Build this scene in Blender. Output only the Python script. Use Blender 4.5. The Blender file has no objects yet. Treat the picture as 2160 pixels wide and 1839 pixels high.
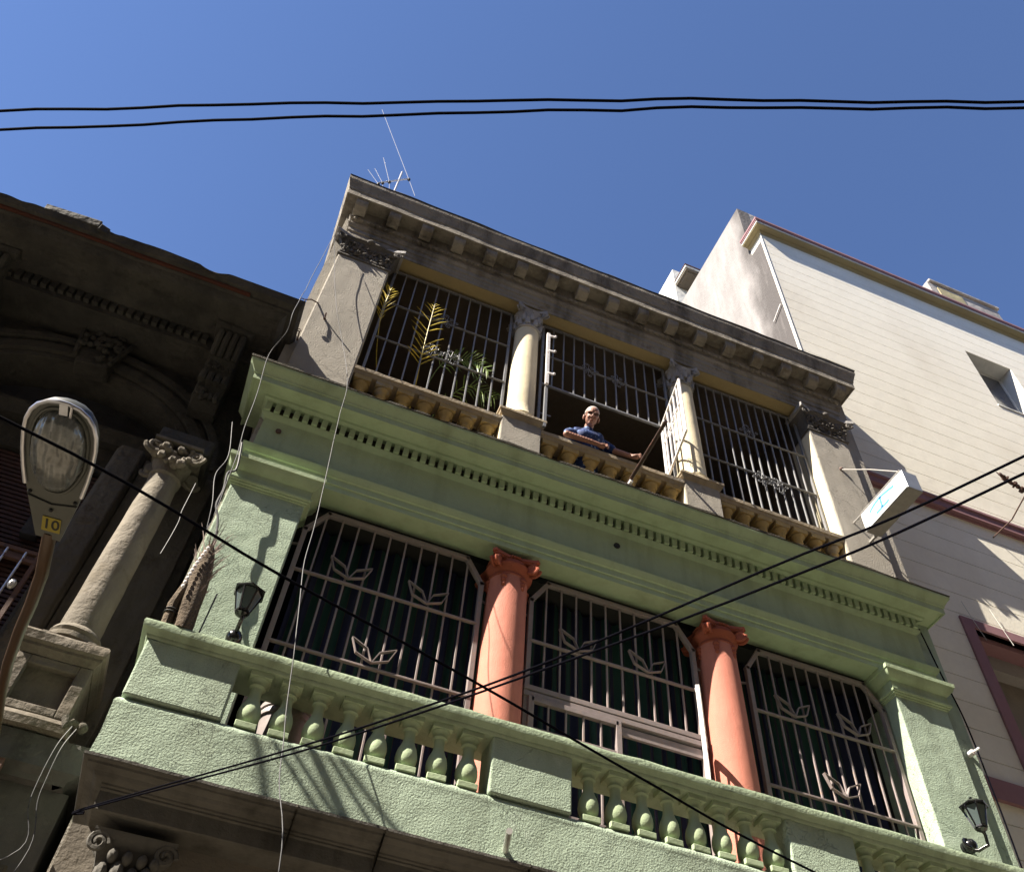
import bpy, bmesh, math, random
from mathutils import Vector, Matrix, noise
random.seed(7)
PI = math.pi
S = bpy.context.scene

# ------------------------------------------------------------------ camera
cam_d = bpy.data.cameras.new("camera")
cam = bpy.data.objects.new("camera", cam_d)
S.collection.objects.link(cam)
S.camera = cam
CR = Vector((0.928793, -0.365493, 0.061307))
CD = Vector((0.323797, 0.719845, -0.613987))
CF = Vector((0.180276, 0.590118, 0.786932))
m = Matrix((CR, -CD, -CF)).transposed().to_4x4()
m.translation = Vector((0, -6, 1.6))
cam.matrix_world = m
cam_d.sensor_width = 36
cam_d.lens = 31.6387
cam_d.clip_start = 0.05
cam_d.clip_end = 2000

# ------------------------------------------------------------------ world, sun, exposure
SUN_TRAVEL = Vector((4.1, 1.0, -4.45)).normalized()
to_sun = -SUN_TRAVEL
elev = math.asin(to_sun.z)
azim = math.atan2(to_sun.x, to_sun.y)
W = bpy.data.worlds.new("World")
S.world = W
W.use_nodes = True
nt = W.node_tree
nt.nodes.clear()
o = nt.nodes.new('ShaderNodeOutputWorld')
bg = nt.nodes.new('ShaderNodeBackground')
sky = nt.nodes.new('ShaderNodeTexSky')
sky.sky_type = 'NISHITA'
sky.sun_disc = False
sky.sun_elevation = elev
sky.sun_rotation = azim
sky.altitude = 0
sky.air_density = 1.0
sky.dust_density = 0.05
sky.ozone_density = 2.5
bg.inputs['Strength'].default_value = 0.046
hs = nt.nodes.new('ShaderNodeMix')
hs.data_type = 'RGBA'; hs.blend_type = 'MULTIPLY'
hs.inputs[0].default_value = 1.0
hs.inputs[7].default_value = (.99, 1.05, 1.27, 1)
nt.links.new(sky.outputs[0], hs.inputs[6])
nt.links.new(hs.outputs[2], bg.inputs['Color'])
nt.links.new(bg.outputs[0], o.inputs['Surface'])
sl = bpy.data.lights.new("sun", 'SUN')
sl.energy = 5.0
sl.angle = math.radians(0.26)
sl.color = (1.0, 0.91, 0.78)
so = bpy.data.objects.new("sun", sl)
S.collection.objects.link(so)
so.rotation_euler = SUN_TRAVEL.to_track_quat('-Z', 'Y').to_euler()
S.view_settings.view_transform = 'Standard'
S.view_settings.look = 'None'
S.view_settings.gamma = 1.0
S.view_settings.exposure = 1.75
S.view_settings.use_curve_mapping = False
S.cycles.max_bounces = 8
S.cycles.diffuse_bounces = 5

# ------------------------------------------------------------------ materials
def new_mat(name):
    mt = bpy.data.materials.new(name)
    mt.use_nodes = True
    n = mt.node_tree
    return mt, n, n.nodes['Principled BSDF']

def N(n, t, **kw):
    x = n.nodes.new(t)
    for k, v in kw.items():
        setattr(x, k, v)
    return x

def pos(n, scale=(1, 1, 1), off=(0, 0, 0)):
    g = N(n, 'ShaderNodeNewGeometry')
    mp = N(n, 'ShaderNodeMapping')
    mp.inputs['Scale'].default_value = scale
    mp.inputs['Location'].default_value = off
    n.links.new(g.outputs['Position'], mp.inputs['Vector'])
    return mp.outputs[0]

def noise_t(n, vec, scale, detail=4, rough=0.55):
    t = N(n, 'ShaderNodeTexNoise')
    t.inputs['Scale'].default_value = scale
    t.inputs['Detail'].default_value = detail
    t.inputs['Roughness'].default_value = rough
    n.links.new(vec, t.inputs['Vector'])
    return t.outputs[0]

def ramp(n, fac, a, b):
    r = N(n, 'ShaderNodeMapRange')
    r.inputs['From Min'].default_value = a
    r.inputs['From Max'].default_value = b
    n.links.new(fac, r.inputs['Value'])
    return r.outputs[0]

def mix(n, fac, a, b):
    x = N(n, 'ShaderNodeMix', data_type='RGBA')
    if isinstance(fac, (int, float)):
        x.inputs[0].default_value = fac
    else:
        n.links.new(fac, x.inputs[0])
    for i, c in ((6, a), (7, b)):
        if isinstance(c, tuple):
            x.inputs[i].default_value = (*c[:3], 1)
        else:
            n.links.new(c, x.inputs[i])
    return x.outputs[2]

def mul(n, a, k):
    x = N(n, 'ShaderNodeMath', operation='MULTIPLY')
    n.links.new(a, x.inputs[0])
    if isinstance(k, (int, float)):
        x.inputs[1].default_value = k
    else:
        n.links.new(k, x.inputs[1])
    return x.outputs[0]

def wall_mat(name, col, var=None, stain=None, stain_amt=0.5, stain_scale=1.0, bump=0.5, bscale=40,
             rough=0.9, grime=None, cracks=0.0, speck=None, lump=0.3, streak=4.0, blotch=None, blotch_lo=0.55):
    mt, n, b = new_mat(name)
    p = pos(n)
    c = mix(n, ramp(n, noise_t(n, p, 1.7, 5), 0.35, 0.65), col, var or tuple(x * 0.86 for x in col))
    c = mix(n, mul(n, ramp(n, noise_t(n, p, 14, 4), 0.4, 0.75), 0.35), c, tuple(x * 0.8 for x in col))
    if blotch:
        c = mix(n, ramp(n, noise_t(n, pos(n, off=(3, 1, 7)), 2.6, 9, 0.72), blotch_lo, blotch_lo + 0.07), c, blotch)
    if stain:
        s = pos(n, (streak, streak, 0.55), (1.3, 0.4, 0))
        f = mul(n, ramp(n, noise_t(n, s, stain_scale, 7, 0.62), 0.47, 0.72), stain_amt)
        c = mix(n, f, c, stain)
    if grime:
        f = ramp(n, noise_t(n, p, 3.1, 9, 0.7), 0.55, 0.66)
        c = mix(n, mul(n, f, 0.8), c, grime)
    if speck:
        f = ramp(n, noise_t(n, p, 60, 3, 0.6), 0.68, 0.74)
        c = mix(n, mul(n, f, 0.6), c, speck)
    h = noise_t(n, p, bscale, 4, 0.6)
    h2 = noise_t(n, p, 5.5, 2, 0.45)
    bp = N(n, 'ShaderNodeBump')
    bp.inputs['Strength'].default_value = 1.0
    bp.inputs['Distance'].default_value = 0.012 * bump
    n.links.new(h, bp.inputs['Height'])
    bp2 = N(n, 'ShaderNodeBump')
    bp2.inputs['Strength'].default_value = 1.0
    bp2.inputs['Distance'].default_value = 0.05 * lump
    n.links.new(h2, bp2.inputs['Height'])
    n.links.new(bp.outputs[0], bp2.inputs['Normal'])
    last = bp2
    if cracks:
        dist = N(n, 'ShaderNodeTexVoronoi', feature='DISTANCE_TO_EDGE')
        dist.inputs['Scale'].default_value = 2.6
        w = N(n, 'ShaderNodeVectorMath', operation='ADD')
        nz = N(n, 'ShaderNodeTexNoise')
        nz.inputs['Scale'].default_value = 5
        nz.inputs['Detail'].default_value = 5
        n.links.new(p, nz.inputs['Vector'])
        n.links.new(p, w.inputs[0])
        n.links.new(nz.outputs[1], w.inputs[1])
        n.links.new(w.outputs[0], dist.inputs['Vector'])
        cr = ramp(n, dist.outputs[0], 0.0, 0.012)
        msk = ramp(n, noise_t(n, pos(n, off=(9, 3, 1)), 1.3, 2), 0.5, 0.56)
        inv = N(n, 'ShaderNodeMath', operation='SUBTRACT')
        inv.inputs[0].default_value = 1.0
        n.links.new(cr, inv.inputs[1])
        cf = mul(n, inv.outputs[0], msk)
        c = mix(n, mul(n, cf, cracks), c, tuple(x * 0.35 for x in col))
        bp3 = N(n, 'ShaderNodeBump', invert=True)
        bp3.inputs['Distance'].default_value = 0.01
        n.links.new(cf, bp3.inputs['Height'])
        n.links.new(bp2.outputs[0], bp3.inputs['Normal'])
        last = bp3
    n.links.new(c, b.inputs['Base Color'])
    n.links.new(last.outputs[0], b.inputs['Normal'])
    b.inputs['Roughness'].default_value = rough
    b.inputs['Specular IOR Level'].default_value = 0.25
    return mt

def plain(name, col, rough=0.5, metal=0.0, var=0.15, bump=0.0, spec=0.5, dirt=None, vscale=18):
    mt, n, b = new_mat(name)
    p = pos(n)
    c = mix(n, ramp(n, noise_t(n, p, vscale, 5), 0.35, 0.7), col, tuple(x * (1 - var) for x in col))
    if dirt:
        c = mix(n, ramp(n, noise_t(n, p, 25, 6, 0.7), 0.56, 0.64), c, dirt)
    n.links.new(c, b.inputs['Base Color'])
    b.inputs['Roughness'].default_value = rough
    b.inputs['Metallic'].default_value = metal
    b.inputs['Specular IOR Level'].default_value = spec
    if bump:
        bp = N(n, 'ShaderNodeBump')
        bp.inputs['Distance'].default_value = bump
        n.links.new(noise_t(n, p, 90, 3), bp.inputs['Height'])
        n.links.new(bp.outputs[0], b.inputs['Normal'])
    return mt

GREEN = (0.40, 0.49, 0.375)
M = {}
M['green_rough'] = wall_mat('green_rough_stucco', GREEN, (0.335, 0.415, 0.315), (0.22, 0.255, 0.19), 0.6, 1.0, 0.95, 70, blotch=(0.42, 0.50, 0.40), blotch_lo=0.6, speck=(0.43, 0.52, 0.40), lump=0.35, cracks=0.12)
M['green'] = wall_mat('green_painted_plaster', (0.40, 0.49, 0.315), (0.37, 0.455, 0.29), (0.19, 0.22, 0.13), 0.5, 1.0, 0.22, 50, lump=0.08)
M['green_worn'] = wall_mat('green_worn_moulding', (0.36, 0.44, 0.30), (0.33, 0.41, 0.28), (0.15, 0.18, 0.12), 0.6, 1.3, 0.5, 45, lump=0.25, speck=(0.62, 0.66, 0.56))
M['dark_edge'] = wall_mat('mould_and_gap_shade', (0.05, 0.045, 0.035), (0.1, 0.09, 0.07), None, bump=1.5, bscale=50)
M['cement'] = wall_mat('grey_cement_render', (0.38, 0.35, 0.30), (0.345, 0.32, 0.275), (0.20, 0.185, 0.16), 0.6, 1.0, 0.9, 60, speck=(0.24, 0.225, 0.2), lump=0.15, cracks=0.12)
M['old_stone'] = wall_mat('weathered_stone_cornice', (0.30, 0.272, 0.228), (0.24, 0.217, 0.182), (0.05, 0.042, 0.034), 0.85, 1.2, 0.8, 40, grime=(0.14, 0.115, 0.085), lump=0.4, streak=3.0)
M['grey_paint'] = wall_mat('grey_worn_capital', (0.42, 0.41, 0.41), (0.3, 0.29, 0.28), (0.12, 0.11, 0.1), 0.6, 1.5, 1.2, 60, lump=0.5)
M['dark_ornament'] = wall_mat('sooty_ornament', (0.16, 0.145, 0.13), (0.08, 0.075, 0.07), None, bump=1.4, bscale=50, speck=(0.4, 0.38, 0.35))
M['cream'] = wall_mat('cream_paint', (0.70, 0.62, 0.44), (0.64, 0.57, 0.41), (0.4, 0.34, 0.24), 0.25, 1.0, 0.25, 40, lump=0.15)
M['ochre'] = wall_mat('ochre_paint', (0.50, 0.37, 0.16), (0.42, 0.32, 0.15), (0.22, 0.16, 0.09), 0.5, 1.4, 0.4, 40, lump=0.2, blotch=(0.40, 0.36, 0.29))
M['ochre_clean'] = wall_mat('ochre_soffit_paint', (0.38, 0.30, 0.15), (0.34, 0.27, 0.14), (0.4, 0.3, 0.15), 0.3, 1.4, 0.3, 40, lump=0.15)
M['ochre_rail'] = wall_mat('worn_ochre_rail', (0.42, 0.34, 0.23), (0.34, 0.29, 0.22), (0.16, 0.13, 0.1), 0.5, 1.4, 0.9, 40, lump=0.4, blotch=(0.34, 0.31, 0.27))
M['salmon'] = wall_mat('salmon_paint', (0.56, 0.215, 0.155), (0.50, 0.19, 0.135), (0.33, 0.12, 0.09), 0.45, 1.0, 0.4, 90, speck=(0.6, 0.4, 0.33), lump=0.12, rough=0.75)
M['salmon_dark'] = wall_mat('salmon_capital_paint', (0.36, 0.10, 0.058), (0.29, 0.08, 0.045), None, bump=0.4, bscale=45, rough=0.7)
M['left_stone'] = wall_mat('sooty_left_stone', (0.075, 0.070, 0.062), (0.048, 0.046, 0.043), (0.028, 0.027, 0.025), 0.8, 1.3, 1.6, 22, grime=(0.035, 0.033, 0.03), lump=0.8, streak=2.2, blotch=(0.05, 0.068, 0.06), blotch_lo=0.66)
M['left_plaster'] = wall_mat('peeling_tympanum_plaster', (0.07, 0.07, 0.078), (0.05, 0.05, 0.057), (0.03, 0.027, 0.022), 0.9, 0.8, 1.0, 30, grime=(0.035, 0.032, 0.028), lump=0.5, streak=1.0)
M['left_column'] = wall_mat('pale_chipped_column', (0.23, 0.205, 0.165), (0.18, 0.16, 0.13), (0.08, 0.07, 0.055), 0.7, 1.1, 0.9, 35, grime=(0.13, 0.11, 0.08), lump=0.5)
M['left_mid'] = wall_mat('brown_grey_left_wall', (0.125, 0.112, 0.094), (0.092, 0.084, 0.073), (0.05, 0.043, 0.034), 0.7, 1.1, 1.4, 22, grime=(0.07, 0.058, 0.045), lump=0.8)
M['left_ped'] = wall_mat('chipped_pedestal_stone', (0.17, 0.145, 0.11), (0.125, 0.11, 0.09), (0.05, 0.043, 0.033), 0.6, 1.1, 1.2, 25, grime=(0.12, 0.1, 0.075), lump=0.8)
M['brick_strip'] = wall_mat('red_flashing', (0.085, 0.03, 0.02), (0.06, 0.028, 0.022), None, bump=1.0, bscale=30)
M['left_grey_green'] = wall_mat('grey_green_party_wall', (0.088, 0.084, 0.078), (0.066, 0.064, 0.06), (0.03, 0.03, 0.025), 0.7, 1.0, 0.9, 20, grime=(0.09, 0.09, 0.08), lump=0.6)
M['stone_low'] = wall_mat('grey_stone_fascia', (0.125, 0.117, 0.103), (0.095, 0.09, 0.08), (0.04, 0.036, 0.03), 0.8, 1.0, 0.5, 35, lump=0.25)
M['low_wall'] = wall_mat('beige_wall_render', (0.20, 0.175, 0.14), (0.17, 0.15, 0.125), (0.15, 0.13, 0.1), 0.4, 0.7, 0.5, 30, lump=0.2)
M['opposite_wall'] = wall_mat('opposite_beige_wall', (0.42, 0.33, 0.22), (0.38, 0.30, 0.2), None, bump=0.3, bscale=20)
M['board'] = wall_mat('cream_boards', (0.80, 0.765, 0.66), (0.77, 0.735, 0.63), (0.56, 0.50, 0.40), 0.5, 0.5, 0.15, 30, lump=0.05, streak=1.0)
M['plaster_side'] = wall_mat('dirty_white_plaster', (0.33, 0.31, 0.295), (0.285, 0.27, 0.26), (0.16, 0.145, 0.14), 0.65, 0.9, 0.5, 25, lump=0.5, streak=1.6)
M['plaster_dirty'] = wall_mat('sooty_corner_render', (0.125, 0.115, 0.11), (0.155, 0.145, 0.135), (0.07, 0.062, 0.06), 0.8, 1.3, 0.8, 25, lump=0.5, streak=2)
M['pink'] = wall_mat('mauve_band', (0.27, 0.15, 0.165), (0.24, 0.13, 0.145), None, bump=0.15, bscale=30, lump=0.03)
M['olive_trim'] = wall_mat('olive_trim', (0.33, 0.29, 0.17), (0.30, 0.26, 0.16), None, bump=0.15, bscale=30)
M['white_trim'] = wall_mat('white_trim', (0.6, 0.6, 0.57), (0.55, 0.55, 0.52), (0.3, 0.3, 0.28), 0.3, 1.0, 0.2, 40)
M['bar_low'] = plain('pinkish_grille_paint', (0.27, 0.225, 0.22), 0.55, dirt=(0.3, 0.22, 0.18), bump=0.001)
M['bar_up'] = plain('grey_grille_paint', (0.20, 0.205, 0.215), 0.45, dirt=(0.22, 0.2, 0.19), bump=0.001)
M['white_metal'] = plain('white_metal', (0.78, 0.75, 0.74), 0.4, dirt=(0.5, 0.4, 0.36))
M['black'] = plain('black_glossy_paint', (0.008, 0.008, 0.009), 0.22, spec=0.6)
M['cable'] = plain('black_cable_sheath', (0.003, 0.003, 0.006), 0.9, spec=0.03)
M['white_wire'] = plain('grey_wire', (0.055, 0.055, 0.06), 0.55, dirt=(0.012, 0.012, 0.012))
M['rust'] = plain('rusty_iron', (0.10, 0.05, 0.035), 0.7, dirt=(0.03, 0.02, 0.02), bump=0.002)
M['pole_brown'] = plain('rusty_pole_paint', (0.035, 0.018, 0.012), 0.45, dirt=(0.13, 0.05, 0.03))
M['arm'] = plain('ochre_brown_lamp_arm', (0.055, 0.027, 0.010), 0.4)
M['lamp_body'] = plain('grey_lamp_housing', (0.07, 0.073, 0.063), 0.45, spec=0.4)
M['lamp_rim'] = plain('aluminium_rim', (0.55, 0.55, 0.58), 0.3, metal=0.7)
M['yellow'] = plain('yellow_sticker', (0.26, 0.205, 0.015), 0.6)
M['ink'] = plain('black_ink', (0.01, 0.01, 0.01), 0.7)
M['alu'] = plain('aluminium_tube', (0.6, 0.58, 0.55), 0.35, metal=0.6)
M['inside'] = plain('room_dimness', (0.12, 0.095, 0.07), 0.9)  # dark colour carries the dimness of the interior behind the openings
M['inside_low'] = plain('room_dimness_dark', (0.03, 0.03, 0.028), 0.9)  # near black colour carries the darkness of the lower room
M['sign_white'] = plain('white_acrylic', (0.86, 0.87, 0.88), 0.35)
M['sign_metal'] = plain('galvanised_sheet', (0.32, 0.34, 0.37), 0.4, metal=0.5)
M['sign_dark'] = plain('dull_sheet_underside', (0.22, 0.21, 0.19), 0.6)
M['sign_blue'] = plain('blue_lettering', (0.08, 0.30, 0.70), 0.5, var=0.05)
M['skin'] = plain('skin', (0.36, 0.18, 0.125), 0.55, var=0.3, vscale=35)
M['hair'] = plain('cropped_grey_hair', (0.42, 0.38, 0.36), 0.85, var=0.35, vscale=90)
M['bucket'] = plain('white_plastic_bucket', (0.30, 0.26, 0.25), 0.5, dirt=(0.3, 0.27, 0.26))
M['frond_y'] = plain('yellowing_frond', (0.75, 0.58, 0.04), 0.5, var=0.5)
M['frond_g'] = plain('green_frond', (0.24, 0.36, 0.07), 0.45, var=0.5)
M['trunk'] = wall_mat('fibrous_dead_trunk', (0.22, 0.165, 0.115), (0.13, 0.10, 0.07), (0.05, 0.04, 0.03), 0.8, 6.0, 2.0, 60, lump=0.9, streak=9)
M['spike'] = plain('dry_spines', (0.40, 0.31, 0.27), 0.8, var=0.4)
M['louvre'] = plain('oxblood_louvre', (0.055, 0.02, 0.015), 0.6, var=0.4)
M['asphalt'] = plain('asphalt', (0.11, 0.10, 0.08), 0.9, bump=0.004)
M['pave'] = plain('pavement_concrete', (0.24, 0.205, 0.155), 0.9, bump=0.003)
M['lens_tint'] = glass('spectacle_tint', (0.25, 0.17, 0.14), 0.1, 0.85) if False else plain('spectacle_tint', (0.17, 0.085, 0.065), 0.25)
M['rubber'] = plain('dark_lens_tint', (0.02, 0.015, 0.015), 0.25)

# glass for lanterns / windows
def glass(name, col, rough=0.1, trans=0.6):
    mt, n, b = new_mat(name)
    b.inputs['Base Color'].default_value = (*col, 1)
    b.inputs['Roughness'].default_value = rough
    b.inputs['Transmission Weight'].default_value = trans
    return mt
M['pane'] = plain('grey_window_pane', (0.10, 0.10, 0.115), 0.12, spec=0.8, var=0.5, vscale=1.2)
M['lantern_glass'] = glass('lantern_glass', (0.10, 0.13, 0.13), 0.08, 0.35)
M['bulb'] = plain('frosted_bulb', (0.5, 0.5, 0.48), 0.2)

def lens_mat():
    mt, n, b = new_mat('prismatic_lamp_glass')
    p = pos(n)
    c = mix(n, ramp(n, noise_t(n, p, 14, 6, 0.7), 0.35, 0.7), (0.075, 0.075, 0.068), (0.17, 0.18, 0.175))
    n.links.new(c, b.inputs['Base Color'])
    b.inputs['Roughness'].default_value = 0.12
    b.inputs['Coat Weight'].default_value = 0.6
    bp = N(n, 'ShaderNodeBump')
    bp.inputs['Distance'].default_value = 0.006
    w = N(n, 'ShaderNodeTexWave')
    w.inputs['Scale'].default_value = 9
    w.inputs['Distortion'].default_value = 5
    n.links.new(p, w.inputs['Vector'])
    n.links.new(w.outputs[1], bp.inputs['Height'])
    n.links.new(bp.outputs[0], b.inputs['Normal'])
    return mt
M['lens'] = lens_mat()

def curtain_mat():
    mt, n, b = new_mat('striped_green_navy_curtain')
    g = N(n, 'ShaderNodeNewGeometry')
    sx = N(n, 'ShaderNodeSeparateXYZ')
    n.links.new(g.outputs['Position'], sx.inputs[0])
    m1 = N(n, 'ShaderNodeMath', operation='MULTIPLY'); m1.inputs[1].default_value = 7.5
    n.links.new(sx.outputs[0], m1.inputs[0])
    fr = N(n, 'ShaderNodeMath', operation='FRACT')
    n.links.new(m1.outputs[0], fr.inputs[0])
    cr = N(n, 'ShaderNodeValToRGB')
    cr.color_ramp.interpolation = 'CONSTANT'
    e = cr.color_ramp.elements
    e[0].position = 0; e[0].color = (0.010, 0.05, 0.042, 1)
    e[1].position = 0.42; e[1].color = (0.05, 0.036, 0.026, 1)
    for p_, c_ in ((0.46, (0.010, 0.014, 0.05, 1)), (0.92, (0.04, 0.036, 0.03, 1)), (0.96, (0.010, 0.05, 0.042, 1))):
        k = e.new(p_); k.color = c_
    n.links.new(fr.outputs[0], cr.inputs[0])
    n.links.new(cr.outputs[0], b.inputs['Base Color'])
    b.inputs['Roughness'].default_value = 0.85
    return mt
M['curtain'] = curtain_mat()

def shirt_mat():
    mt, n, b = new_mat('blue_floral_shirt')
    p = pos(n)
    v = N(n, 'ShaderNodeTexVoronoi')
    v.inputs['Scale'].default_value = 17
    n.links.new(p, v.inputs['Vector'])
    f = ramp(n, v.outputs['Distance'], 0.30, 0.20)
    c = mix(n, ramp(n, noise_t(n, p, 9, 3), 0.4, 0.65), (0.005, 0.016, 0.075), (0.012, 0.045, 0.19))
    c = mix(n, mul(n, f, 0.75), c, (0.22, 0.36, 0.62))
    n.links.new(c, b.inputs['Base Color'])
    b.inputs['Roughness'].default_value = 0.8
    return mt
M['shirt'] = shirt_mat()

# ------------------------------------------------------------------ mesh helpers
class MB:
    def __init__(s):
        s.v = []; s.f = []
    def add(s, vs, fs):
        k = len(s.v)
        s.v += [tuple(v) for v in vs]
        s.f += [tuple(i + k for i in f) for f in fs]
        return s
    def box(s, x0, x1, y0, y1, z0, z1):
        vs = [(x, y, z) for z in (z0, z1) for y in (y0, y1) for x in (x0, x1)]
        return s.add(vs, [(0, 2, 3, 1), (4, 5, 7, 6), (0, 1, 5, 4), (2, 6, 7, 3), (0, 4, 6, 2), (1, 3, 7, 5)])
    def bar(s, a, b, w, h=None, up=(0, 0, 1)):
        a = Vector(a); b = Vector(b); h = h or w
        d = (b - a).normalized(); u = Vector(up)
        if abs(d.dot(u)) > 0.98: u = Vector((0, 1, 0))
        r = d.cross(u).normalized(); u = r.cross(d).normalized()
        vs = []
        for p in (a, b):
            for i, j in ((-1, -1), (1, -1), (1, 1), (-1, 1)):
                vs.append(p + r * i * w / 2 + u * j * h / 2)
        return s.add(vs, [(0, 3, 2, 1), (4, 5, 6, 7), (0, 1, 5, 4), (1, 2, 6, 5), (2, 3, 7, 6), (3, 0, 4, 7)])
    def tube(s, pts, r, seg=8, caps=True):
        pts = [Vector(p) for p in pts]
        rs = r if isinstance(r, (list, tuple)) else [r] * len(pts)
        rings = []; u = None
        for i, p in enumerate(pts):
            d = (pts[min(i + 1, len(pts) - 1)] - pts[max(i - 1, 0)]).normalized()
            if u is None:
                u = d.orthogonal().normalized()
            u = (u - d * u.dot(d)).normalized()
            w = d.cross(u)
            rings.append([p + (u * math.cos(2 * PI * k / seg) + w * math.sin(2 * PI * k / seg)) * rs[i] for k in range(seg)])
        vs = [q for rg in rings for q in rg]; fs = []
        for i in range(len(pts) - 1):
            for k in range(seg):
                a = i * seg + k; b = i * seg + (k + 1) % seg
                fs.append((a, b, b + seg, a + seg))
        if caps:
            fs.append(tuple(range(seg))[::-1]); fs.append(tuple((len(pts) - 1) * seg + k for k in range(seg)))
        return s.add(vs, fs)
    def lathe(s, prof, c=(0, 0, 0), seg=24, sq=False, jit=0):
        vs = []; fs = []
        for r, z in prof:
            for k in range(seg):
                a = 2 * PI * (k + 0.5) / seg
                rr = r
                if jit: rr = r * (1 + jit * noise.noise(Vector((math.cos(a) * 3, math.sin(a) * 3, z * 4 + c[0]))))
                vs.append((c[0] + rr * math.cos(a), c[1] + rr * math.sin(a), c[2] + z))
        for i in range(len(prof) - 1):
            for k in range(seg):
                a = i * seg + k; b = i * seg + (k + 1) % seg
                fs.append((a, b, b + seg, a + seg))
        fs.append(tuple(range(seg))[::-1]); fs.append(tuple((len(prof) - 1) * seg + k for k in range(seg)))
        return s.add(vs, fs)
    def prism(s, poly, y0, y1, axis='y'):
        n = len(poly)
        if axis == 'y': f = lambda p, t: (p[0], t, p[1])
        elif axis == 'x': f = lambda p, t: (t, p[0], p[1])
        else: f = lambda p, t: (p[0], p[1], t)
        vs = [f(p, y0) for p in poly] + [f(p, y1) for p in poly]
        fs = [tuple(range(n))[::-1], tuple(range(n, 2 * n))] + [(i, (i + 1) % n, (i + 1) % n + n, i + n) for i in range(n)]
        return s.add(vs, fs)
    def blob(s, c, r, seg=6):
        c = Vector(c); rx, ry, rz = r if isinstance(r, (tuple, list)) else (r, r, r)
        vs = []; rows = max(3, seg - 1)
        for i in range(1, rows):
            t = PI * i / rows
            for k in range(seg):
                a = 2 * PI * k / seg
                vs.append(c + Vector((rx * math.sin(t) * math.cos(a), ry * math.sin(t) * math.sin(a), rz * math.cos(t))))
        vs.append(c + Vector((0, 0, rz))); vs.append(c - Vector((0, 0, rz)))
        T = len(vs) - 2; fs = []
        for i in range(rows - 2):
            for k in range(seg):
                a = i * seg + k; b = i * seg + (k + 1) % seg
                fs.append((a, a + seg, b + seg, b))
        for k in range(seg):
            fs.append((T, k, (k + 1) % seg))
            q = (rows - 2) * seg
            fs.append((T + 1, q + (k + 1) % seg, q + k))
        return s.add(vs, fs)
    def xf(s, mat):
        s.v = [tuple(mat @ Vector(v)) for v in s.v]; return s
    def jitter(s, amp, sc=3.0, axis=None):
        out = []
        for v in s.v:
            nv = noise.noise_vector(Vector(v) * sc)
            out.append(tuple(v[i] + (nv[i] * amp if axis is None or i in axis else 0) for i in range(3)))
        s.v = out; return s
    def build(s, name, mat, parent=None, smooth=False, bevel=0.0, label=None):
        me = bpy.data.meshes.new(name)
        me.from_pydata(s.v, [], s.f)
        bm = bmesh.new(); bm.from_mesh(me)
        bmesh.ops.recalc_face_normals(bm, faces=bm.faces)
        bm.to_mesh(me); bm.free()
        me.materials.append(M[mat] if isinstance(mat, str) else mat)
        if smooth:
            for p in me.polygons: p.use_smooth = True
            try: me.set_sharp_from_angle(angle=math.radians(42))
            except Exception: pass
        ob = bpy.data.objects.new(name, me)
        S.collection.objects.link(ob)
        if parent: ob.parent = parent; ob.matrix_parent_inverse = parent.matrix_world.inverted()
        if bevel:
            bv = ob.modifiers.new('bevel', 'BEVEL'); bv.width = bevel; bv.segments = 2; bv.limit_method = 'ANGLE'; bv.angle_limit = math.radians(40)
        if label: ob['label'] = label
        return ob

def tag(o, label=None, cat=None, group=None, kind=None):
    if label: o['label'] = label
    if cat: o['category'] = cat
    if group: o['group'] = group
    if kind: o['kind'] = kind
    return o

def thing(name, loc, label, cat, group=None):
    o = bpy.data.objects.new(name, None)
    o.empty_display_size = 0.2
    S.collection.objects.link(o); o.location = loc
    bpy.context.view_layer.update()
    return tag(o, label, cat, group)

def moulding(prof, x0, x1, y0, yb, dx=0.12, jit=0.0, left=True, right=True, rag=0.0):
    """sweep a profile [(outward, z)] round the front and the returns of a block"""
    path = []
    n = max(2, int((x1 - x0) / dx))
    if left:
        k = max(1, int((yb - y0) / 0.25))
        for i in range(k): path.append((x0, yb + (y0 - yb) * i / k, -1, 0))
        path.append((x0, y0, -1, -1))
    else:
        path.append((x0, y0, 0, -1))
    for i in range(1, n): path.append((x0 + (x1 - x0) * i / n, y0, 0, -1))
    if right:
        path.append((x1, y0, 1, -1))
        k = max(1, int((yb - y0) / 0.25))
        for i in range(1, k + 1): path.append((x1, y0 + (yb - y0) * i / k, 1, 0))
    else:
        path.append((x1, y0, 0, -1))
    vs = []; P = len(prof)
    zmax = max(p[1] for p in prof)
    for (x, y, ox, oy) in path:
        for (q, z) in prof:
            j = jit * noise.noise(Vector((x * 2.3 + y, z * 5, 1.7)))
            j2 = jit * noise.noise(Vector((x * 3.1, z * 4, 9.2 + y)))
            r = 0
            if rag and z > zmax - 0.03: r = -rag * max(0, noise.noise(Vector((x * 5.0, y * 3, 4.4)))) * 1.6
            vs.append((x + ox * (q + j), y + oy * (q + j), z + j2 + r))
    fs = []
    for i in range(len(path) - 1):
        for k in range(P - 1):
            a = i * P + k
            fs.append((a, a + 1, a + 1 + P, a + P))
    fs.append(tuple(range(P)))
    fs.append(tuple((len(path) - 1) * P + k for k in range(P))[::-1])
    mb = MB(); mb.add(vs, fs); return mb

def spiral(c, u, v, r0, r1, turns, nseg=26):
    c = Vector(c); u = Vector(u); v = Vector(v); out = []
    for i in range(nseg + 1):
        t = i / nseg; r = r0 + (r1 - r0) * t; a = 2 * PI * turns * t
        out.append(c + u * r * math.cos(a) + v * r * math.sin(a))
    return out

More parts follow.
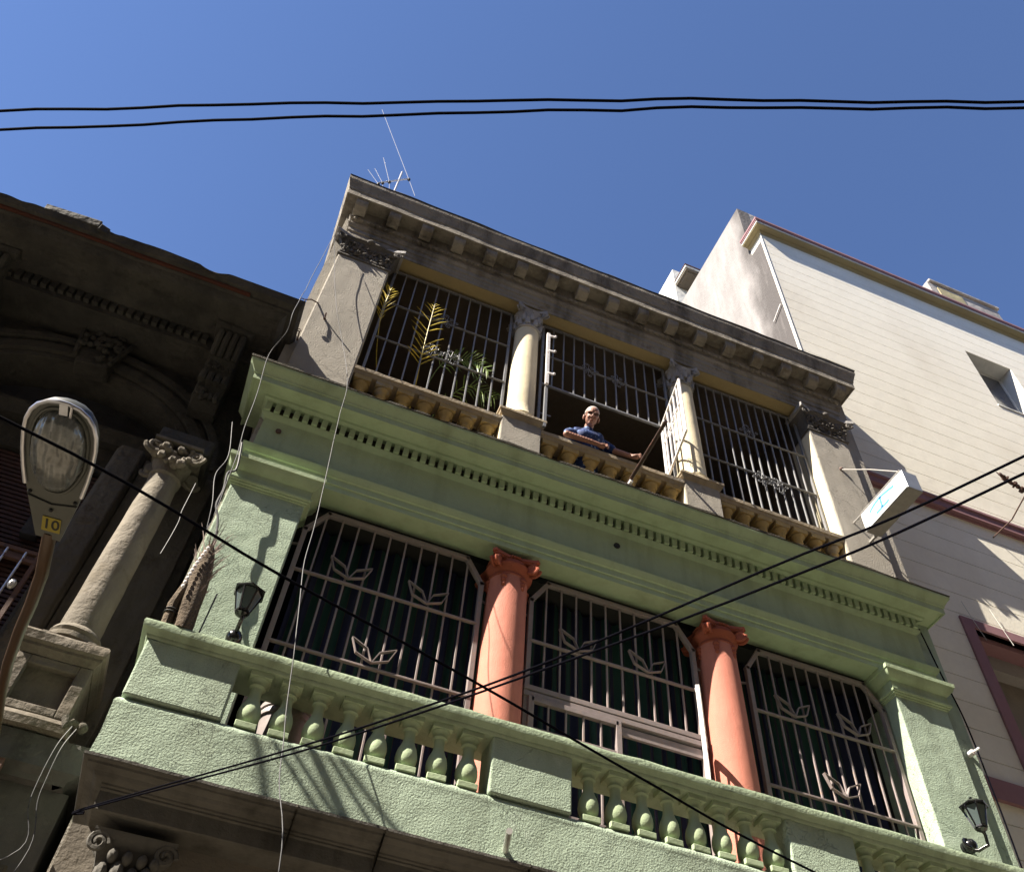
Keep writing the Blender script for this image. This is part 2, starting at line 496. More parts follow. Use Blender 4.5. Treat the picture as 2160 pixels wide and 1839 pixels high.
# ================================================================== SETTING
def ground():
    g = MB(); g.box(-60, 60, -9.5, -2.2, -0.2, 0.0)
    tag(g.build('street', 'asphalt'), 'narrow asphalt street in front of the houses', None, None, 'structure')
    g = MB(); g.box(-60, 60, -2.2, 0.6, -0.2, 0.13); g.box(-60, 60, -11.0, -9.5, -0.2, 0.13)
    tag(g.build('pavement', 'pave', bevel=0.02), 'pale concrete pavements on both sides of the street', None, None, 'structure')
    g = MB(); g.box(-400, 400, -400, 400, -0.5, -0.21)
    tag(g.build('ground', 'pave'), 'flat ground under the town', None, None, 'structure')
ground()

# ================================================================== TOWNHOUSE
XL, XR = -0.75, 6.90        # outer faces of the corner piers
PL, PR = -0.07, 6.26        # inner faces
H = thing('townhouse', (3.08, 0, 0), 'mint green and bare cement townhouse with a balcony, barred bays and two salmon columns', 'building')

# ---- carcass
mb = MB()
mb.box(-0.77, XL + .02, 0.05, 9.0, 0, 8.6); mb.box(-0.86, XL + .02, 0.05, 9.0, 9.0, 13.3)
mb.build('party_wall', 'cement', H, label='cement side wall next to the dark stone building')
mb = MB(); mb.box(XR - .02, 7.12, 0.04, 9.0, 0, 8.8)
mb.build('party_wall', 'green_rough', H, label='green rough side strip next to the cream boarded building')
mb = MB(); mb.box(XR - .02, 7.12, 0.04, 9.0, 8.95, 13.3)
mb.build('party_wall', 'cement', H, label='cement side strip on the upper storey')
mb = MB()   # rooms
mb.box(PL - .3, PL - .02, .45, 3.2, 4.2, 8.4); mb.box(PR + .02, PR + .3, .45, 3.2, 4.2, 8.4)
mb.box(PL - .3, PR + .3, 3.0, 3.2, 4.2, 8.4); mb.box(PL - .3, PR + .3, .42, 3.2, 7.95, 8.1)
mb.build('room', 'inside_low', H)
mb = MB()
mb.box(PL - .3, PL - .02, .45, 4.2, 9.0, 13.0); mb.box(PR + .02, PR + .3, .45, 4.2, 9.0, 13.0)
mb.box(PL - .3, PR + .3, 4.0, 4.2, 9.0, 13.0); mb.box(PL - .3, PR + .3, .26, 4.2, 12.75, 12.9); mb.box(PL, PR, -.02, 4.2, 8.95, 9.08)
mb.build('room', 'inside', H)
mb = MB(); mb.box(-.84, 7.1, .35, 9, 13.28, 13.4)
mb.build('roof', 'old_stone', H)
mb = MB(); mb.box(-.84, 7.1, .1, .35, 13.3, 14.2); mb.box(6.9, 7.1, .35, 5, 13.3, 14.3)
mb.build('parapet', 'old_stone', H)

# ---- ground storey and the stone band under the balcony
mb = MB()
mb.box(XL + .06, XR, -.48, .4, 0, 4.13)
mb.build('ground_wall', 'low_wall', H)
prof = [(-.9, 4.13), (-.165, 4.13), (-.16, 4.135), (-.16, 4.235), (-.145, 4.242), (-.145, 4.252), (-.12, 4.252), (-.118, 4.262), (-.085, 4.266), (-.07, 4.272), (-.055, 4.29), (-.03, 4.300), (-.012, 4.305), (-.008, 4.318), (.018, 4.32), (.025, 4.328), (.025, 4.345), (-.9, 4.345)]
mb = moulding(prof, -.72, 6.90, -.86, 0, jit=.004, rag=.006)
sc_ = mb.build('stone_cornice', 'stone_low', H)
for jx in (.48, 1.02, 1.95, 2.9, 3.9, 4.9):
    moulding([(q + .0025, z) for q, z in prof[1:-1]], jx, jx + .008, -.86, -.8, left=False, right=False, jit=.002, dx=.1).build('block_joint', 'dark_edge', sc_)
# carved capital of the ground storey pilaster
mb = MB()
mb.box(-.47, -.16, -.60, -.4, 2.2, 3.72)
mb.build('ground_pilaster', 'stone_low', H, bevel=.01)
cp = moulding([(0, 3.70), (.02, 3.72), (.02, 3.74), (.0, 3.76), (.0, 3.88), (.03, 3.98), (.07, 4.02), (.075, 4.06), (.0, 4.07)], -.47, -.16, -.60, -.4, jit=.01).build('ground_capital', 'stone_low', H, smooth=True)
mb = MB()
for i, x in enumerate((-.43, -.35, -.27, -.20)):
    mb.blob((x, -.63, 3.83 + .02 * (i % 2)), (.038, .05, .07), 9); mb.blob((x + .03, -.65, 3.93), (.03, .035, .04), 9)
for x in (-.50, -.13): mb.tube(spiral((x, -.66, 3.98), (1, 0, 0), (0, 0, 1), .06, .012, 1.6), .016, 6)
mb.build('carved_leaf', 'stone_low', cp, smooth=True)
# ---- balcony base, ledge, floor
prof = [(-.5, 4.342), (.0, 4.342), (-.005, 4.50), (.0, 4.66), (.0, 4.685), (.003, 4.70), (-.003, 4.72), (-.02, 4.742), (-.05, 4.748), (-.28, 4.748), (-.28, 4.45)]
mb = moulding(prof, -.725, 6.89, -.86, 0, jit=.010, dx=.1)
mb.build('balcony_parapet', 'green_rough', H, smooth=True)
mb = MB(); mb.box(-.45, 6.6, -.6, .6, 4.36, 4.46)
mb.build('balcony_floor', 'pave', H)
# pedestals
peds = [(-.70, -.10), (1.65, 2.235), (3.92, 4.49), (6.13, 6.86)]
for a, b in peds:
    mb = MB()
    n = 6
    mb.box(a, b, -.872, -.62, 4.75, 5.165)
    mb.build('balcony_pedestal', 'green_rough', H, bevel=.012)
for a in (-.70, 6.61):
    mb = MB(); mb.box(a, a + .25, -.62, 0, 4.75, 5.165); mb.build('balcony_end_wall', 'green_rough', H)
# hand rail
prof = [(-.33, 5.160), (.0, 5.160), (.010, 5.172), (.010, 5.186), (.022, 5.192), (.028, 5.205), (.048, 5.214), (.055, 5.25), (.048, 5.272), (-.01, 5.276), (-.33, 5.274)]
mb = moulding(prof, -.71, 6.87, -.875, -.02, jit=.006, rag=.008, dx=.07)
mb.build('balcony_rail', 'green_worn', H, smooth=True)
# balusters
def baluster_mesh(name, mat, z0, z1, s=1.0, r=.078, up=False):
    mb = MB(); h = z1 - z0
    mb.box(-r * .92, r * .92, -r * .92, r * .92, 0, h * .10)
    pr = [(r * .6, .10), (r * .74, .115), (r * .62, .135), (r * .84, .17), (r * .98, .23), (r * 1.02, .30), (r * .98, .37), (r * .88, .44), (r * .70, .51), (r * .56, .58), (r * .50, .67), (r * .52, .76), (r * .74, .775), (r * .76, .80), (r * .58, .815), (r * .62, .85), (r * .86, .89), (r * .95, .91)]
    if up:
        pr = [(r * .6, .10), (r * .8, .13), (r * .6, .18), (r * .78, .24), (r * .9, .32), (r * .7, .40), (r * .5, .50), (r * .46, .64), (r * .48, .72), (r * .64, .74), (r * .66, .76), (r * .50, .78), (r * .60, .81), (r * .84, .845), (r * .98, .87), (r * 1.0, .89), (r * .9, .91)]
    mb.lathe([(q, z * h) for q, z in pr], seg=20)
    k = 1.1 if up else 1.0
    mb.box(-r * k, r * k, -r * k, r * k, h * .91, h)
    return mb
proto = baluster_mesh('baluster', 'green', 4.75, 5.162, r=.073).build('baluster', 'green', H, smooth=True, bevel=.004)
proto.matrix_parent_inverse = Matrix()
proto.location = Vector((.05, -.787, 4.75)) - H.location
bxs = [.05 + .2085 * i for i in range(8)] + [2.39 + .204 * i for i in range(8)][:8] + [4.63 + .204 * i for i in range(8)]
bxs = [x for x in bxs]
for i, x in enumerate(bxs[1:]):
    c = proto.copy(); S.collection.objects.link(c); c.parent = H
    c.location = Vector((x, -.787, 4.75)) - H.location
    c.rotation_euler.z = random.uniform(-.06, .06); c.scale = (random.uniform(.95, 1.04),) * 2 + (1,)
# drain spout
mb = MB(); mb.tube([(1.80, -.84, 4.40), (1.755, -1.0, 4.395), (1.72, -1.12, 4.385)], .02, 12)
mb.build('drain_spout', 'alu', H, smooth=True)

# ---- green storey: pilasters
for a, b in ((XL, PL), (PR, XR)):
    mb = MB(); nx = 6
    mb.box(a, b, 0.0, .5, 4.5, 7.56)
    p = mb.build('pilaster', 'green_rough', H, bevel=.012)
    prof = [(-.3, 7.545), (.0, 7.545), (.012, 7.55), (.012, 7.565), (.03, 7.572), (.03, 7.585), (.045, 7.59), (.05, 7.61), (.028, 7.625), (.028, 7.72), (.045, 7.73), (.06, 7.745), (.09, 7.775), (.10, 7.81), (.11, 7.815), (.112, 7.86), (-.3, 7.86)]
    moulding(prof, a, b, 0, .3, jit=.002, right=True).build('pilaster_capital', 'green', p, smooth=True)
    mb = MB(); mb.box(a + .02, b - .02, .0, .4, 7.86, 7.9); mb.build('capital_block', 'green', p)
# salmon columns
def ionic(c, z, r, mat, parent):
    """neck, echinus, four diagonal volutes and a concave abacus; z = underside"""
    mb = MB()
    mb.lathe([(r * .98, 0), (r * 1.04, .01), (r * 1.04, .03), (r * 1.0, .04), (r * 1.06, .06), (r * 1.22, .10), (r * 1.25, .125), (r * 1.1, .15), (r * 1.1, .19)], (c[0], c[1], z), 28)
    w = r * 1.38; pts = []
    for q in range(4):
        a0 = PI / 4 + q * PI / 2; a1 = a0 + PI / 2
        P0 = Vector((math.cos(a0), math.sin(a0))) * w * 1.414 * .93; P1 = Vector((math.cos(a1), math.sin(a1))) * w * 1.414 * .93
        nrm = -(P0 + P1).normalized()
        t = (P1 - P0).normalized()
        pts.append(P0 + t * .03)
        for k in range(1, 8):
            f = k / 8; pts.append(P0.lerp(P1, f) + nrm * w * .20 * math.sin(PI * f))
        pts.append(P1 - t * .03)
    mb.prism([(c[0] + p.x, c[1] + p.y) for p in pts], z + .205, z + .238, 'z')
    pts2 = [p * .95 for p in pts]
    mb.prism([(c[0] + p.x, c[1] + p.y) for p in pts2], z + .185, z + .206, 'z')
    for q in range(4):
        a = PI / 4 + q * PI / 2; d = Vector((math.cos(a), math.sin(a), 0)); s_ = Vector((-d.y, d.x, 0))
        cc = Vector((c[0], c[1], z + .125)) + d * (w * 1.02)
        for sg in (-1, 1):
            o_ = s_ * sg * .028
            mb.tube(spiral(cc + o_, d, (0, 0, 1), .062, .010, -2.1 if True else 2, 34), [.016 * (1 - .45 * i / 34) for i in range(35)], 6)
        mb.tube([cc - s_ * .035, cc + s_ * .035], .050, 16)
        for k in range(5):
            f = k / 4
            mb.blob(cc - d * (.05 + .10 * f) + Vector((0, 0, .058 - .01 * f)), (.03, .03, .014), 6)
    for q in range(4):
        a = q * PI / 2; d = Vector((math.cos(a), math.sin(a), 0)); s_ = Vector((-d.y, d.x, 0))
        for k in (-1.5, -.5, .5, 1.5):
            mb.blob(Vector((c[0], c[1], z + .222)) + d * w * .76 + s_ * .025 * k, (.018, .018, .016), 6)
    cap = mb.build('column_capital', mat, parent, smooth=True)
    lv = MB()
    for q in range(6):
        a = -PI / 2 + (q - .5) * PI / 3; d = Vector((math.cos(a), math.sin(a), 0))
        for k in range(3):
            lv.blob(Vector((c[0], c[1], z - .03 - .045 * k)) + d * (r * .985), (.036 - .006 * k, .036 - .006 * k, .034), 8)
        lv.build('leaf_relief', mat, cap, smooth=True); lv = MB()
for cx in (2.0, 4.275):
    mb = MB(); h = 7.56 - 4.45
    pr = [(.27, 0), (.27, .08), (.25, .10), (.265, .13), (.24, .17)]
    for i in range(15):
        t = i / 14
        pr.append((.217 - .024 * t * t, .18 + (h - .18) * t))
    mb.lathe(pr, (cx, .21, 4.45), 40)
    c_ = mb.build('salmon_column', 'salmon', H, smooth=True)
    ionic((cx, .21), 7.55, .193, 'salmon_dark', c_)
# rusty nail marks on the column are tiny hooks
# ---- architrave, frieze, dentils, cornice
prof = [(-.25, 7.862), (0, 7.862), (.0, 7.93), (.014, 7.935), (.014, 8.005), (.03, 8.015), (.034, 8.03), (.05, 8.05), (.058, 8.085), (.048, 8.095), (.0, 8.10), (-.25, 8.10)]
moulding(prof, XL, XR, 0, .3, jit=.0015).build('architrave', 'green', H, smooth=True)
mb = MB(); mb.box(XL + .025, XR - .025, .012, .24, 8.09, 8.6)
fr_ = mb.build('frieze', 'green', H)
mb = MB(); mb.box(PL - .02, PR + .02, .0, .25, 7.87, 8.2); mb.build('lintel_soffit', 'green', H)
prof = [(-.1, 8.56), (.0, 8.56), (.012, 8.575), (.02, 8.60), (.045, 8.61), (.045, 8.64)]
mb = moulding([(-.1, 8.565), (.0, 8.565), (.01, 8.58), (.035, 8.60), (.04, 8.625), (-.1, 8.625)], XL + .02, XR - .02, 0.01, .4, jit=.001)
mb.build('frieze_moulding', 'green', H, smooth=True)
mb = MB()
nd = 80; x = XL - .02
pitch = (XR - XL + .02) / nd
for i in range(nd):
    a = XL - .01 + i * pitch
    mb.box(a, a + pitch * .60, -.055, .02, 8.628, 8.752)
dn = mb.build('dentil_course', 'green', H, bevel=.003)
mb = MB(); mb.box(XL + .02, XR - .02, .005, .1, 8.62, 8.76); mb.build('dentil_gap_shade', 'dark_edge', dn)  # dark colour paints the shade in the gaps between dentils
prof = [(-.3, 8.752), (.06, 8.752), (.07, 8.77), (.082, 8.775), (.09, 8.80), (.235, 8.80), (.235, 8.785), (.25, 8.785), (.25, 8.865), (.262, 8.87), (.262, 8.885), (.275, 8.905), (.30, 8.945), (.322, 8.97), (.325, 8.975), (.325, 9.005), (-.3, 9.01)]
cn = moulding(prof, -.715, XR, 0, .4, jit=.0025).build('green_cornice', 'green', H, smooth=True)
prof = [(-.3, 9.008), (.332, 9.008), (.335, 9.035), (.30, 9.045), (-.3, 9.06)]
moulding(prof, -.715, XR, 0, .4, jit=.010, rag=.03, dx=.05).build('mouldy_cap', 'dark_edge', cn)
mb = MB(); mb.tube([(3.10, .02, 8.40), (3.10, -.004, 8.398)], .035, 14); mb.build('hole_dark_disc', 'ink', fr_)  # black disc, its colour paints the darkness inside a hole
mb = MB(); mb.tube([(-.55, .02, 8.42), (-.55, -.01, 8.42)], .028, 8); mb.build('pipe_stub', 'rust', fr_)

# ---- window grilles of the green storey
def flatbars(mb, pts, w, d):
    for a, b in zip(pts[:-1], pts[1:]):
        mb.bar(a, b, w, d, up=(0, 1, 0))
def leaf(mb, x, z, y, s=1.0):
    L = [(0, -.015), (-.145, .045), (-.20, .185), (-.055, .11), (0, -.015)]
    for sg in (1, -1):
        pts = [(x + sg * px * s * (1 if sg > 0 else .95), y - .035, z + pz * s * (1 if sg > 0 else .95)) for px, pz in L]
        for a, b in zip(pts[:-1], pts[1:]):
            mb.bar(a, b, .007, .034, up=(0, 1, 0))
def grille(x0, x1, z0, z1, y, bars, rails, leaves, cham=.17, label=None, zbreak=None):
    mb = MB()
    cz = .27
    pts = [(x0, y, z0), (x0, y, z1 - cz), (x0 + cham, y, z1), (x1 - cham, y, z1), (x1, y, z1 - cz), (x1, y, z0)]
    for a, b in zip(pts[:-1], pts[1:]):
        d = (Vector(b) - Vector(a)).normalized()
        mb.bar(Vector(a) - d * .02, Vector(b) + d * .02, .045, .05, up=(0, 1, 0))
    for i in range(1, bars + 1):
        x = x0 + (x1 - x0) * i / (bars + 1)
        top = z1 if x0 + cham < x < x1 - cham else z1 - cz + cz * (min(x - x0, x1 - x) / cham)
        mb.bar((x, y, zbreak or z0), (x, y, top - .01), .018, .018)
    for z in rails:
        mb.bar((x0, y - .014, z), (x1, y - .014, z), .034, .02)
    for xx, zz in ((x0, 6.1), (x0, 7.3), (x1, 7.3), (x1, 6.1)):
        s_ = -1 if xx == x0 else 1
        mb.bar((xx, y + .02, zz), (xx + s_ * .12, y + .05, zz), .02, .02)
    g = mb.build('window_grille', 'bar_low', H, bevel=.003, label=label)
    for (lx, lz) in leaves:
        q = MB(); leaf(q, lx, lz, y); q.build('leaf_ornament', 'bar_low', g)
    return g
grille(.005, 1.735, 4.5, 7.74, .2, 10, [6.98, 6.19, 4.9], [(.50, 7.04), (1.235, 7.03), (.865, 6.245), (.55, 5.0), (1.25, 5.0)], label='white grille with leaf shapes in the left bay')
g2 = grille(2.25, 3.99, 6.46, 7.74, .2, 10, [6.985], [(2.74, 7.02), (3.46, 7.02)], label='white grille over the open casement in the middle bay')
mb = MB()
for z in (6.46, 6.395): mb.bar((2.22, .19, z), (4.02, .19, z), .05, .05)
for x in (2.25, 3.99): mb.bar((x, .2, 4.5), (x, .2, 6.46), .05, .045)
for x in (2.29, 3.12): mb.bar((x, .17, 4.6), (x, .17, 6.36), .052, .045)
mb.bar((2.29, .17, 6.34), (3.12, .17, 6.34), .045, .05); mb.bar((2.29, .17, 6.05), (3.12, .17, 6.05), .025, .03)
mb.bar((2.29, .17, 5.35), (3.12, .17, 5.35), .025, .03); mb.bar((2.29, .17, 4.9), (3.12, .17, 4.9), .025, .03)
for i in range(1, 5): mb.bar((2.29 + .166 * i, .17, 4.6), (2.29 + .166 * i, .17, 6.34), .018, .018)
mb.bar((3.15, .2, 6.30), (3.99, .2, 6.30), .03, .09)
mb.build('casement_frame', 'bar_low', H, bevel=.003)
# open casement leaf swung out over the balcony
mb = MB()
hx, hy, ox, oy = 3.965, .13, 3.50, -.58
def L2(t, z): return (hx + (ox - hx) * t, hy + (oy - hy) * t, z)
mb.bar(L2(1, 4.62), L2(1, 6.36), .035, .075, up=(ox - hx, oy - hy, 0)); mb.bar(L2(0, 4.62), L2(0, 6.36), .035, .05, up=(ox - hx, oy - hy, 0))
for z in (6.34, 4.64): mb.bar(L2(0, z), L2(1, z), .045, .035)
for z in (6.05, 5.35, 4.95): mb.bar(L2(0, z), L2(1, z), .03, .02)
for i in range(1, 6): mb.bar(L2(i / 6, 4.62), L2(i / 6, 6.34), .018, .018)
mb.build('open_casement', 'white_metal', H, bevel=.003, label='white barred casement leaf swung open over the balcony')
grille(4.61, 6.215, 4.5, 7.74, .2, 10, [6.98, 6.19], [(5.06, 7.03), (5.78, 7.04), (5.44, 6.28), (5.0, 5.2)], label='white grille with leaf shapes in the right bay')
# curtains
def curtain(x0, x1, z0, z1, y):
    n = int((x1 - x0) / .018); vs = []; fs = []
    for i in range(n + 1):
        x = x0 + (x1 - x0) * i / n
        for j, z in enumerate((z0, (z0 + z1) / 2, z1)):
            yy = y + .028 * math.sin(x * 46 + 1.4 * math.sin(x * 5) + j * .35) + .014 * math.sin(x * 17)
            vs.append((x, yy, z))
    for i in range(n):
        for j in range(2): fs.append((i * 3 + j, i * 3 + j + 1, i * 3 + j + 4, i * 3 + j + 3))
    mb = MB(); mb.add(vs, fs); mb.build('striped_curtain', 'curtain', H, smooth=True)
curtain(.08, 1.98, 4.5, 7.9, .62); curtain(2.05, 4.25, 4.5, 7.9, .62); curtain(4.32, 6.24, 4.5, 7.9, .62)

# ---- upper loggia
for i, (a, b) in enumerate(((XL, PL), (PR, XR))):
    mb = MB(); mb.box(a, b, 0, .46, 9.0, 12.1)
    p = mb.build('upper_pier', 'cement', H, bevel=.015)
    mb = MB()
    if i: mb.box(a - .006, a, .015, .45, 9.05, 12.05)
    else: mb.box(b, b + .006, .015, .45, 9.05, 12.05)
    mb.build('cream_reveal', 'cream', p)
    # flaring carved capital
    prof = [(-.3, 12.09), (.0, 12.09), (.02, 12.10), (.02, 12.125), (.0, 12.14), (.005, 12.25), (.02, 12.36), (.06, 12.44), (.09, 12.475), (-.3, 12.475)]
    cp = moulding(prof, a, b, 0, .35, jit=.004).build('pier_capital', 'dark_ornament', p, smooth=True)
    w0, w1 = a - .13, b + .13
    poly = []
    for k in range(13):
        f = k / 12; poly.append((w0 + (w1 - w0) * f, -.14 + .10 * math.sin(PI * f)))
    poly += [(w1 - .02, .3), (w0 + .02, .3)]
    q = MB(); q.prism(poly, 12.47, 12.535, 'z'); q.prism([(x, y + .02) for x, y in poly], 12.535, 12.555, 'z')
    q.build('abacus', 'grey_paint', cp, bevel=.004)
    q = MB(); rr = random.Random(i)
    for k in range(90):
        f = rr.random(); zz = 12.15 + rr.random() * .27
        xx = a + (b - a) * f; yy = -.01 - .05 * ((zz - 12.14) / .3) ** 2
        q.blob((xx, yy, zz), (.018 + .02 * rr.random(), .018, .022 + .02 * rr.random()), 6)
    for k in range(26):
        xx = a + .03 + (b - a - .06) * rr.random(); zz = 12.16 + .2 * rr.random()
        q.tube([(xx, -.005, zz), (xx + .05 * (rr.random() - .5), -.04, zz + .05), (xx + .09 * (rr.random() - .5), -.05 - .03 * rr.random(), zz + .03)], [.022, .018, .008], 6)
    for xx in (a - .05, b + .05):
        q.tube(spiral((xx, -.10, 12.40), (1, 0, .1), (0, 0, 1), .062, .012, 1.8), .014, 6)
    q.blob(((a + b) / 2, -.09, 12.50), (.06, .04, .04), 8)
    q.build('acanthus_relief', 'dark_ornament', cp, smooth=True)

def corinthian(c, z, r, parent):
    mb = MB(); x, y = c
    mb.lathe([(r * 1.02, 0), (r * 1.12, .008), (r * 1.12, .03), (r * 1.0, .045), (r * .98, .15), (r * 1.05, .26), (r * 1.2, .34), (r * 1.3, .38)], (x, y, z), 24)
    rr = random.Random(int(x * 10))
    for ring, (zz, n, hh) in enumerate(((.05, 10, .13), (.15, 10, .15))):
        for k in range(n):
            a = 2 * PI * (k + .5 * ring) / n; d = Vector((math.cos(a), math.sin(a), 0))
            b0 = Vector((x, y, z + zz)) + d * r
            mb.tube([b0, b0 + d * .012 + Vector((0, 0, hh * .6)), b0 + d * .035 + Vector((0, 0, hh)), b0 + d * .06 + Vector((0, 0, hh * .82))], [.042, .036, .026, .01], 6)
    for q in range(4):
        a = PI / 4 + q * PI / 2; d = Vector((math.cos(a), math.sin(a), 0)); s_ = Vector((-d.y, d.x, 0))
        cc = Vector((x, y, z + .36)) + d * (r * 1.62)
        for sg in (-1, 1): mb.tube(spiral(cc + s_ * sg * .018, d, (0, 0, 1), .045, .01, -1.6), .012, 6)
        mb.tube([Vector((x, y, z + .2)) + d * r * 1.05, Vector((x, y, z + .31)) + d * r * 1.2, cc + Vector((0, 0, .03))], [.02, .02, .016], 6)
    w = r * 1.45; pts = []
    for q in range(4):
        a0 = PI / 4 + q * PI / 2; a1 = a0 + PI / 2
        P0 = Vector((math.cos(a0), math.sin(a0))) * w * 1.3; P1 = Vector((math.cos(a1), math.sin(a1))) * w * 1.3
        nrm = -(P0 + P1).normalized(); t = (P1 - P0).normalized(); pts.append(P0 + t * .02)
        for k in range(1, 8): pts.append(P0.lerp(P1, k / 8) + nrm * w * .22 * math.sin(PI * k / 8))
        pts.append(P1 - t * .02)
    mb.prism([(x + p.x, y + p.y) for p in pts], z + .40, z + .465, 'z')
    mb.build('column_capital', 'grey_paint', parent, smooth=True)
for cx in (1.96, 4.30):
    mb = MB(); pr = [(.215, 0), (.215, .05), (.195, .07), (.205, .10), (.185, .13)]
    for i in range(12): pr.append((.178 - .014 * (i / 11) ** 2, .14 + 1.93 * i / 11))
    mb.lathe(pr, (cx, .2, 10.05), 36)
    c_ = mb.build('cream_column', 'cream', H, smooth=True)
    corinthian((cx, .2), 12.12, .165, c_)
# pedestals, rails, balusters
for a, b in ((1.69, 2.18), (4.04, 4.52)):
    mb = MB(); mb.box(a, b, 0, .42, 9.0, 9.95)
    pd = mb.build('upper_pedestal', 'cement', H, bevel=.01)
    mb = MB(); mb.box(a - .006, a, .01, .41, 9.1, 9.93); mb.build('cream_reveal', 'cream', pd)
    prof = [(-.2, 9.93), (.0, 9.93), (.012, 9.945), (.03, 9.96), (.035, 9.99), (.05, 10.0), (.05, 10.035), (.03, 10.05), (-.2, 10.05)]
    moulding(prof, a, b, 0, .42, jit=.004).build('pedestal_cap', 'ochre_rail', pd, smooth=True)
ub = None
for a, b in ((PL, 1.69), (2.18, 4.04), (4.52, PR)):
    prof = [(-.2, 9.80), (.0, 9.80), (.01, 9.815), (.012, 9.835), (.03, 9.85), (.035, 9.90), (.02, 9.91), (-.2, 9.915)]
    moulding(prof, a + .003, b - .003, .03, .25, left=False, right=False, jit=.005, dx=.08, rag=.01).build('upper_rail', 'ochre_rail', H, smooth=True)
    n = 7
    for k in range(n):
        x = a + (b - a) * (k + .5) / n
        if ub is None:
            ub = baluster_mesh('upper_baluster', 'ochre', 9.1, 9.80, r=.088, up=True).build('upper_baluster', 'ochre', H, smooth=True)
            ub.matrix_parent_inverse = Matrix(); o_ = ub
        else:
            o_ = ub.copy(); S.collection.objects.link(o_); o_.parent = H
        o_.location = Vector((x, .13, 9.10)) - H.location
# upper grilles
def scroll(x, z, y, s=1.0):
    q = MB()
    for a0 in range(8):
        a = a0 * PI / 4 + .2; r = (.125 if a0 % 2 == 0 else .085) * s
        d = Vector((math.cos(a), 0, math.sin(a))); t = Vector((-d.z, 0, d.x))
        c = Vector((x, y, z)) + d * r
        q.tube([Vector((x, y, z)) + d * .02, c - t * .035] + spiral(c, -t, d, .028, .008, 1.2, 12)[0:], .0038, 5)
    q.blob((x, y, z), .02, 8)
    return q
def upgrille(x0, x1, z0, z1, y, bars, rails, scr, label):
    mb = MB()
    for z in (z0, z1): mb.bar((x0, y, z), (x1, y, z), .034, .03)
    for x in (x0, x1): mb.bar((x, y, z0), (x, y, z1), .034, .03)
    for i in range(1, bars + 1):
        x = x0 + (x1 - x0) * i / (bars + 1)
        mb.bar((x, y, z0), (x, y, z1), .020, .020)
    for z in rails: mb.bar((x0, y - .012, z), (x1, y - .012, z), .03, .012)
    g = mb.build('upper_grille', 'bar_up', H, bevel=.003, label=label)
    for (sx, sz) in scr: scroll(sx, sz, y - .03).build('scroll_ornament', 'bar_up', g, smooth=True)
upgrille(.02, 1.72, 9.93, 12.52, .2, 10, [11.68, 10.85], [(.85, 11.72), (.75, 10.95), (1.0, 10.95)], 'grey barred grille in front of the palm fronds')
upgrille(2.2, 4.06, 11.13, 12.55, .2, 11, [11.80], [(2.87, 11.80), (3.30, 11.80)], 'half height grey grille above the leaning man')
upgrille(4.47, 6.22, 9.93, 12.52, .2, 12, [11.64, 10.835], [(5.32, 11.74), (5.36, 10.75), (5.6, 10.72)], 'grey barred grille in the upper right bay')
mb = MB()
mb.bar((2.2, .2, 9.93), (2.2, .2, 11.13), .034, .03); mb.bar((2.2, .2, 10.5), (2.36, .2, 10.5), .02, .02)
mb.build('grille_post', 'bar_up', H)
mb = MB(); mb.bar((4.06, .2, 9.93), (4.06, .2, 11.13), .034, .03); mb.build('grille_post', 'bar_up', H)
mb = MB()
mb.bar((2.20, -.03, 9.93), (2.20, -.03, 10.75), .035, .035); mb.build('edge_leaf', 'bar_up', H)
mb = MB()
mb.bar((2.19, -.07, 10.75), (2.18, -.07, 11.92), .045, .035)
for z in (11.86, 11.5, 10.98): mb.bar((2.19, -.08, z), (2.27, -.09, z), .02, .035); mb.blob((2.275, -.09, z + .015), .02, 6)
mb.build('white_latch_tube', 'white_metal', H, bevel=.004)
# open upper leaf
mb = MB()
hx, hy, ox, oy = 3.93, .2, 3.78, -.57
def L3(t, z): return (hx + (ox - hx) * t, hy + (oy - hy) * t, z)
for t in (0, .06, .94, 1): mb.bar(L3(t, 10.07), L3(t, 11.13), .02, .024)
for z in (11.13, 10.07): mb.bar(L3(0, z), L3(1, z), .028, .03)
mb.bar(L3(0, 10.72), L3(1, 10.72), .024, .02)
for i in range(1, 6): mb.bar(L3(i / 6, 10.07), L3(i / 6, 11.13), .022, .022)
lf = mb.build('open_grille_leaf', 'white_metal', H, bevel=.003, label='white barred leaf swung open beside the second cream column')
q = scroll(0, 0, 0, .9); q2 = scroll(.2, .0, 0, .9); q.add(q2.v, q2.f)
ang = math.atan2(oy - hy, ox - hx)
q.xf(Matrix.Translation(L3(.37, 10.72)) @ Matrix.Rotation(ang, 4, 'Z'))
q.build('scroll_ornament', 'white_metal', lf, smooth=True)

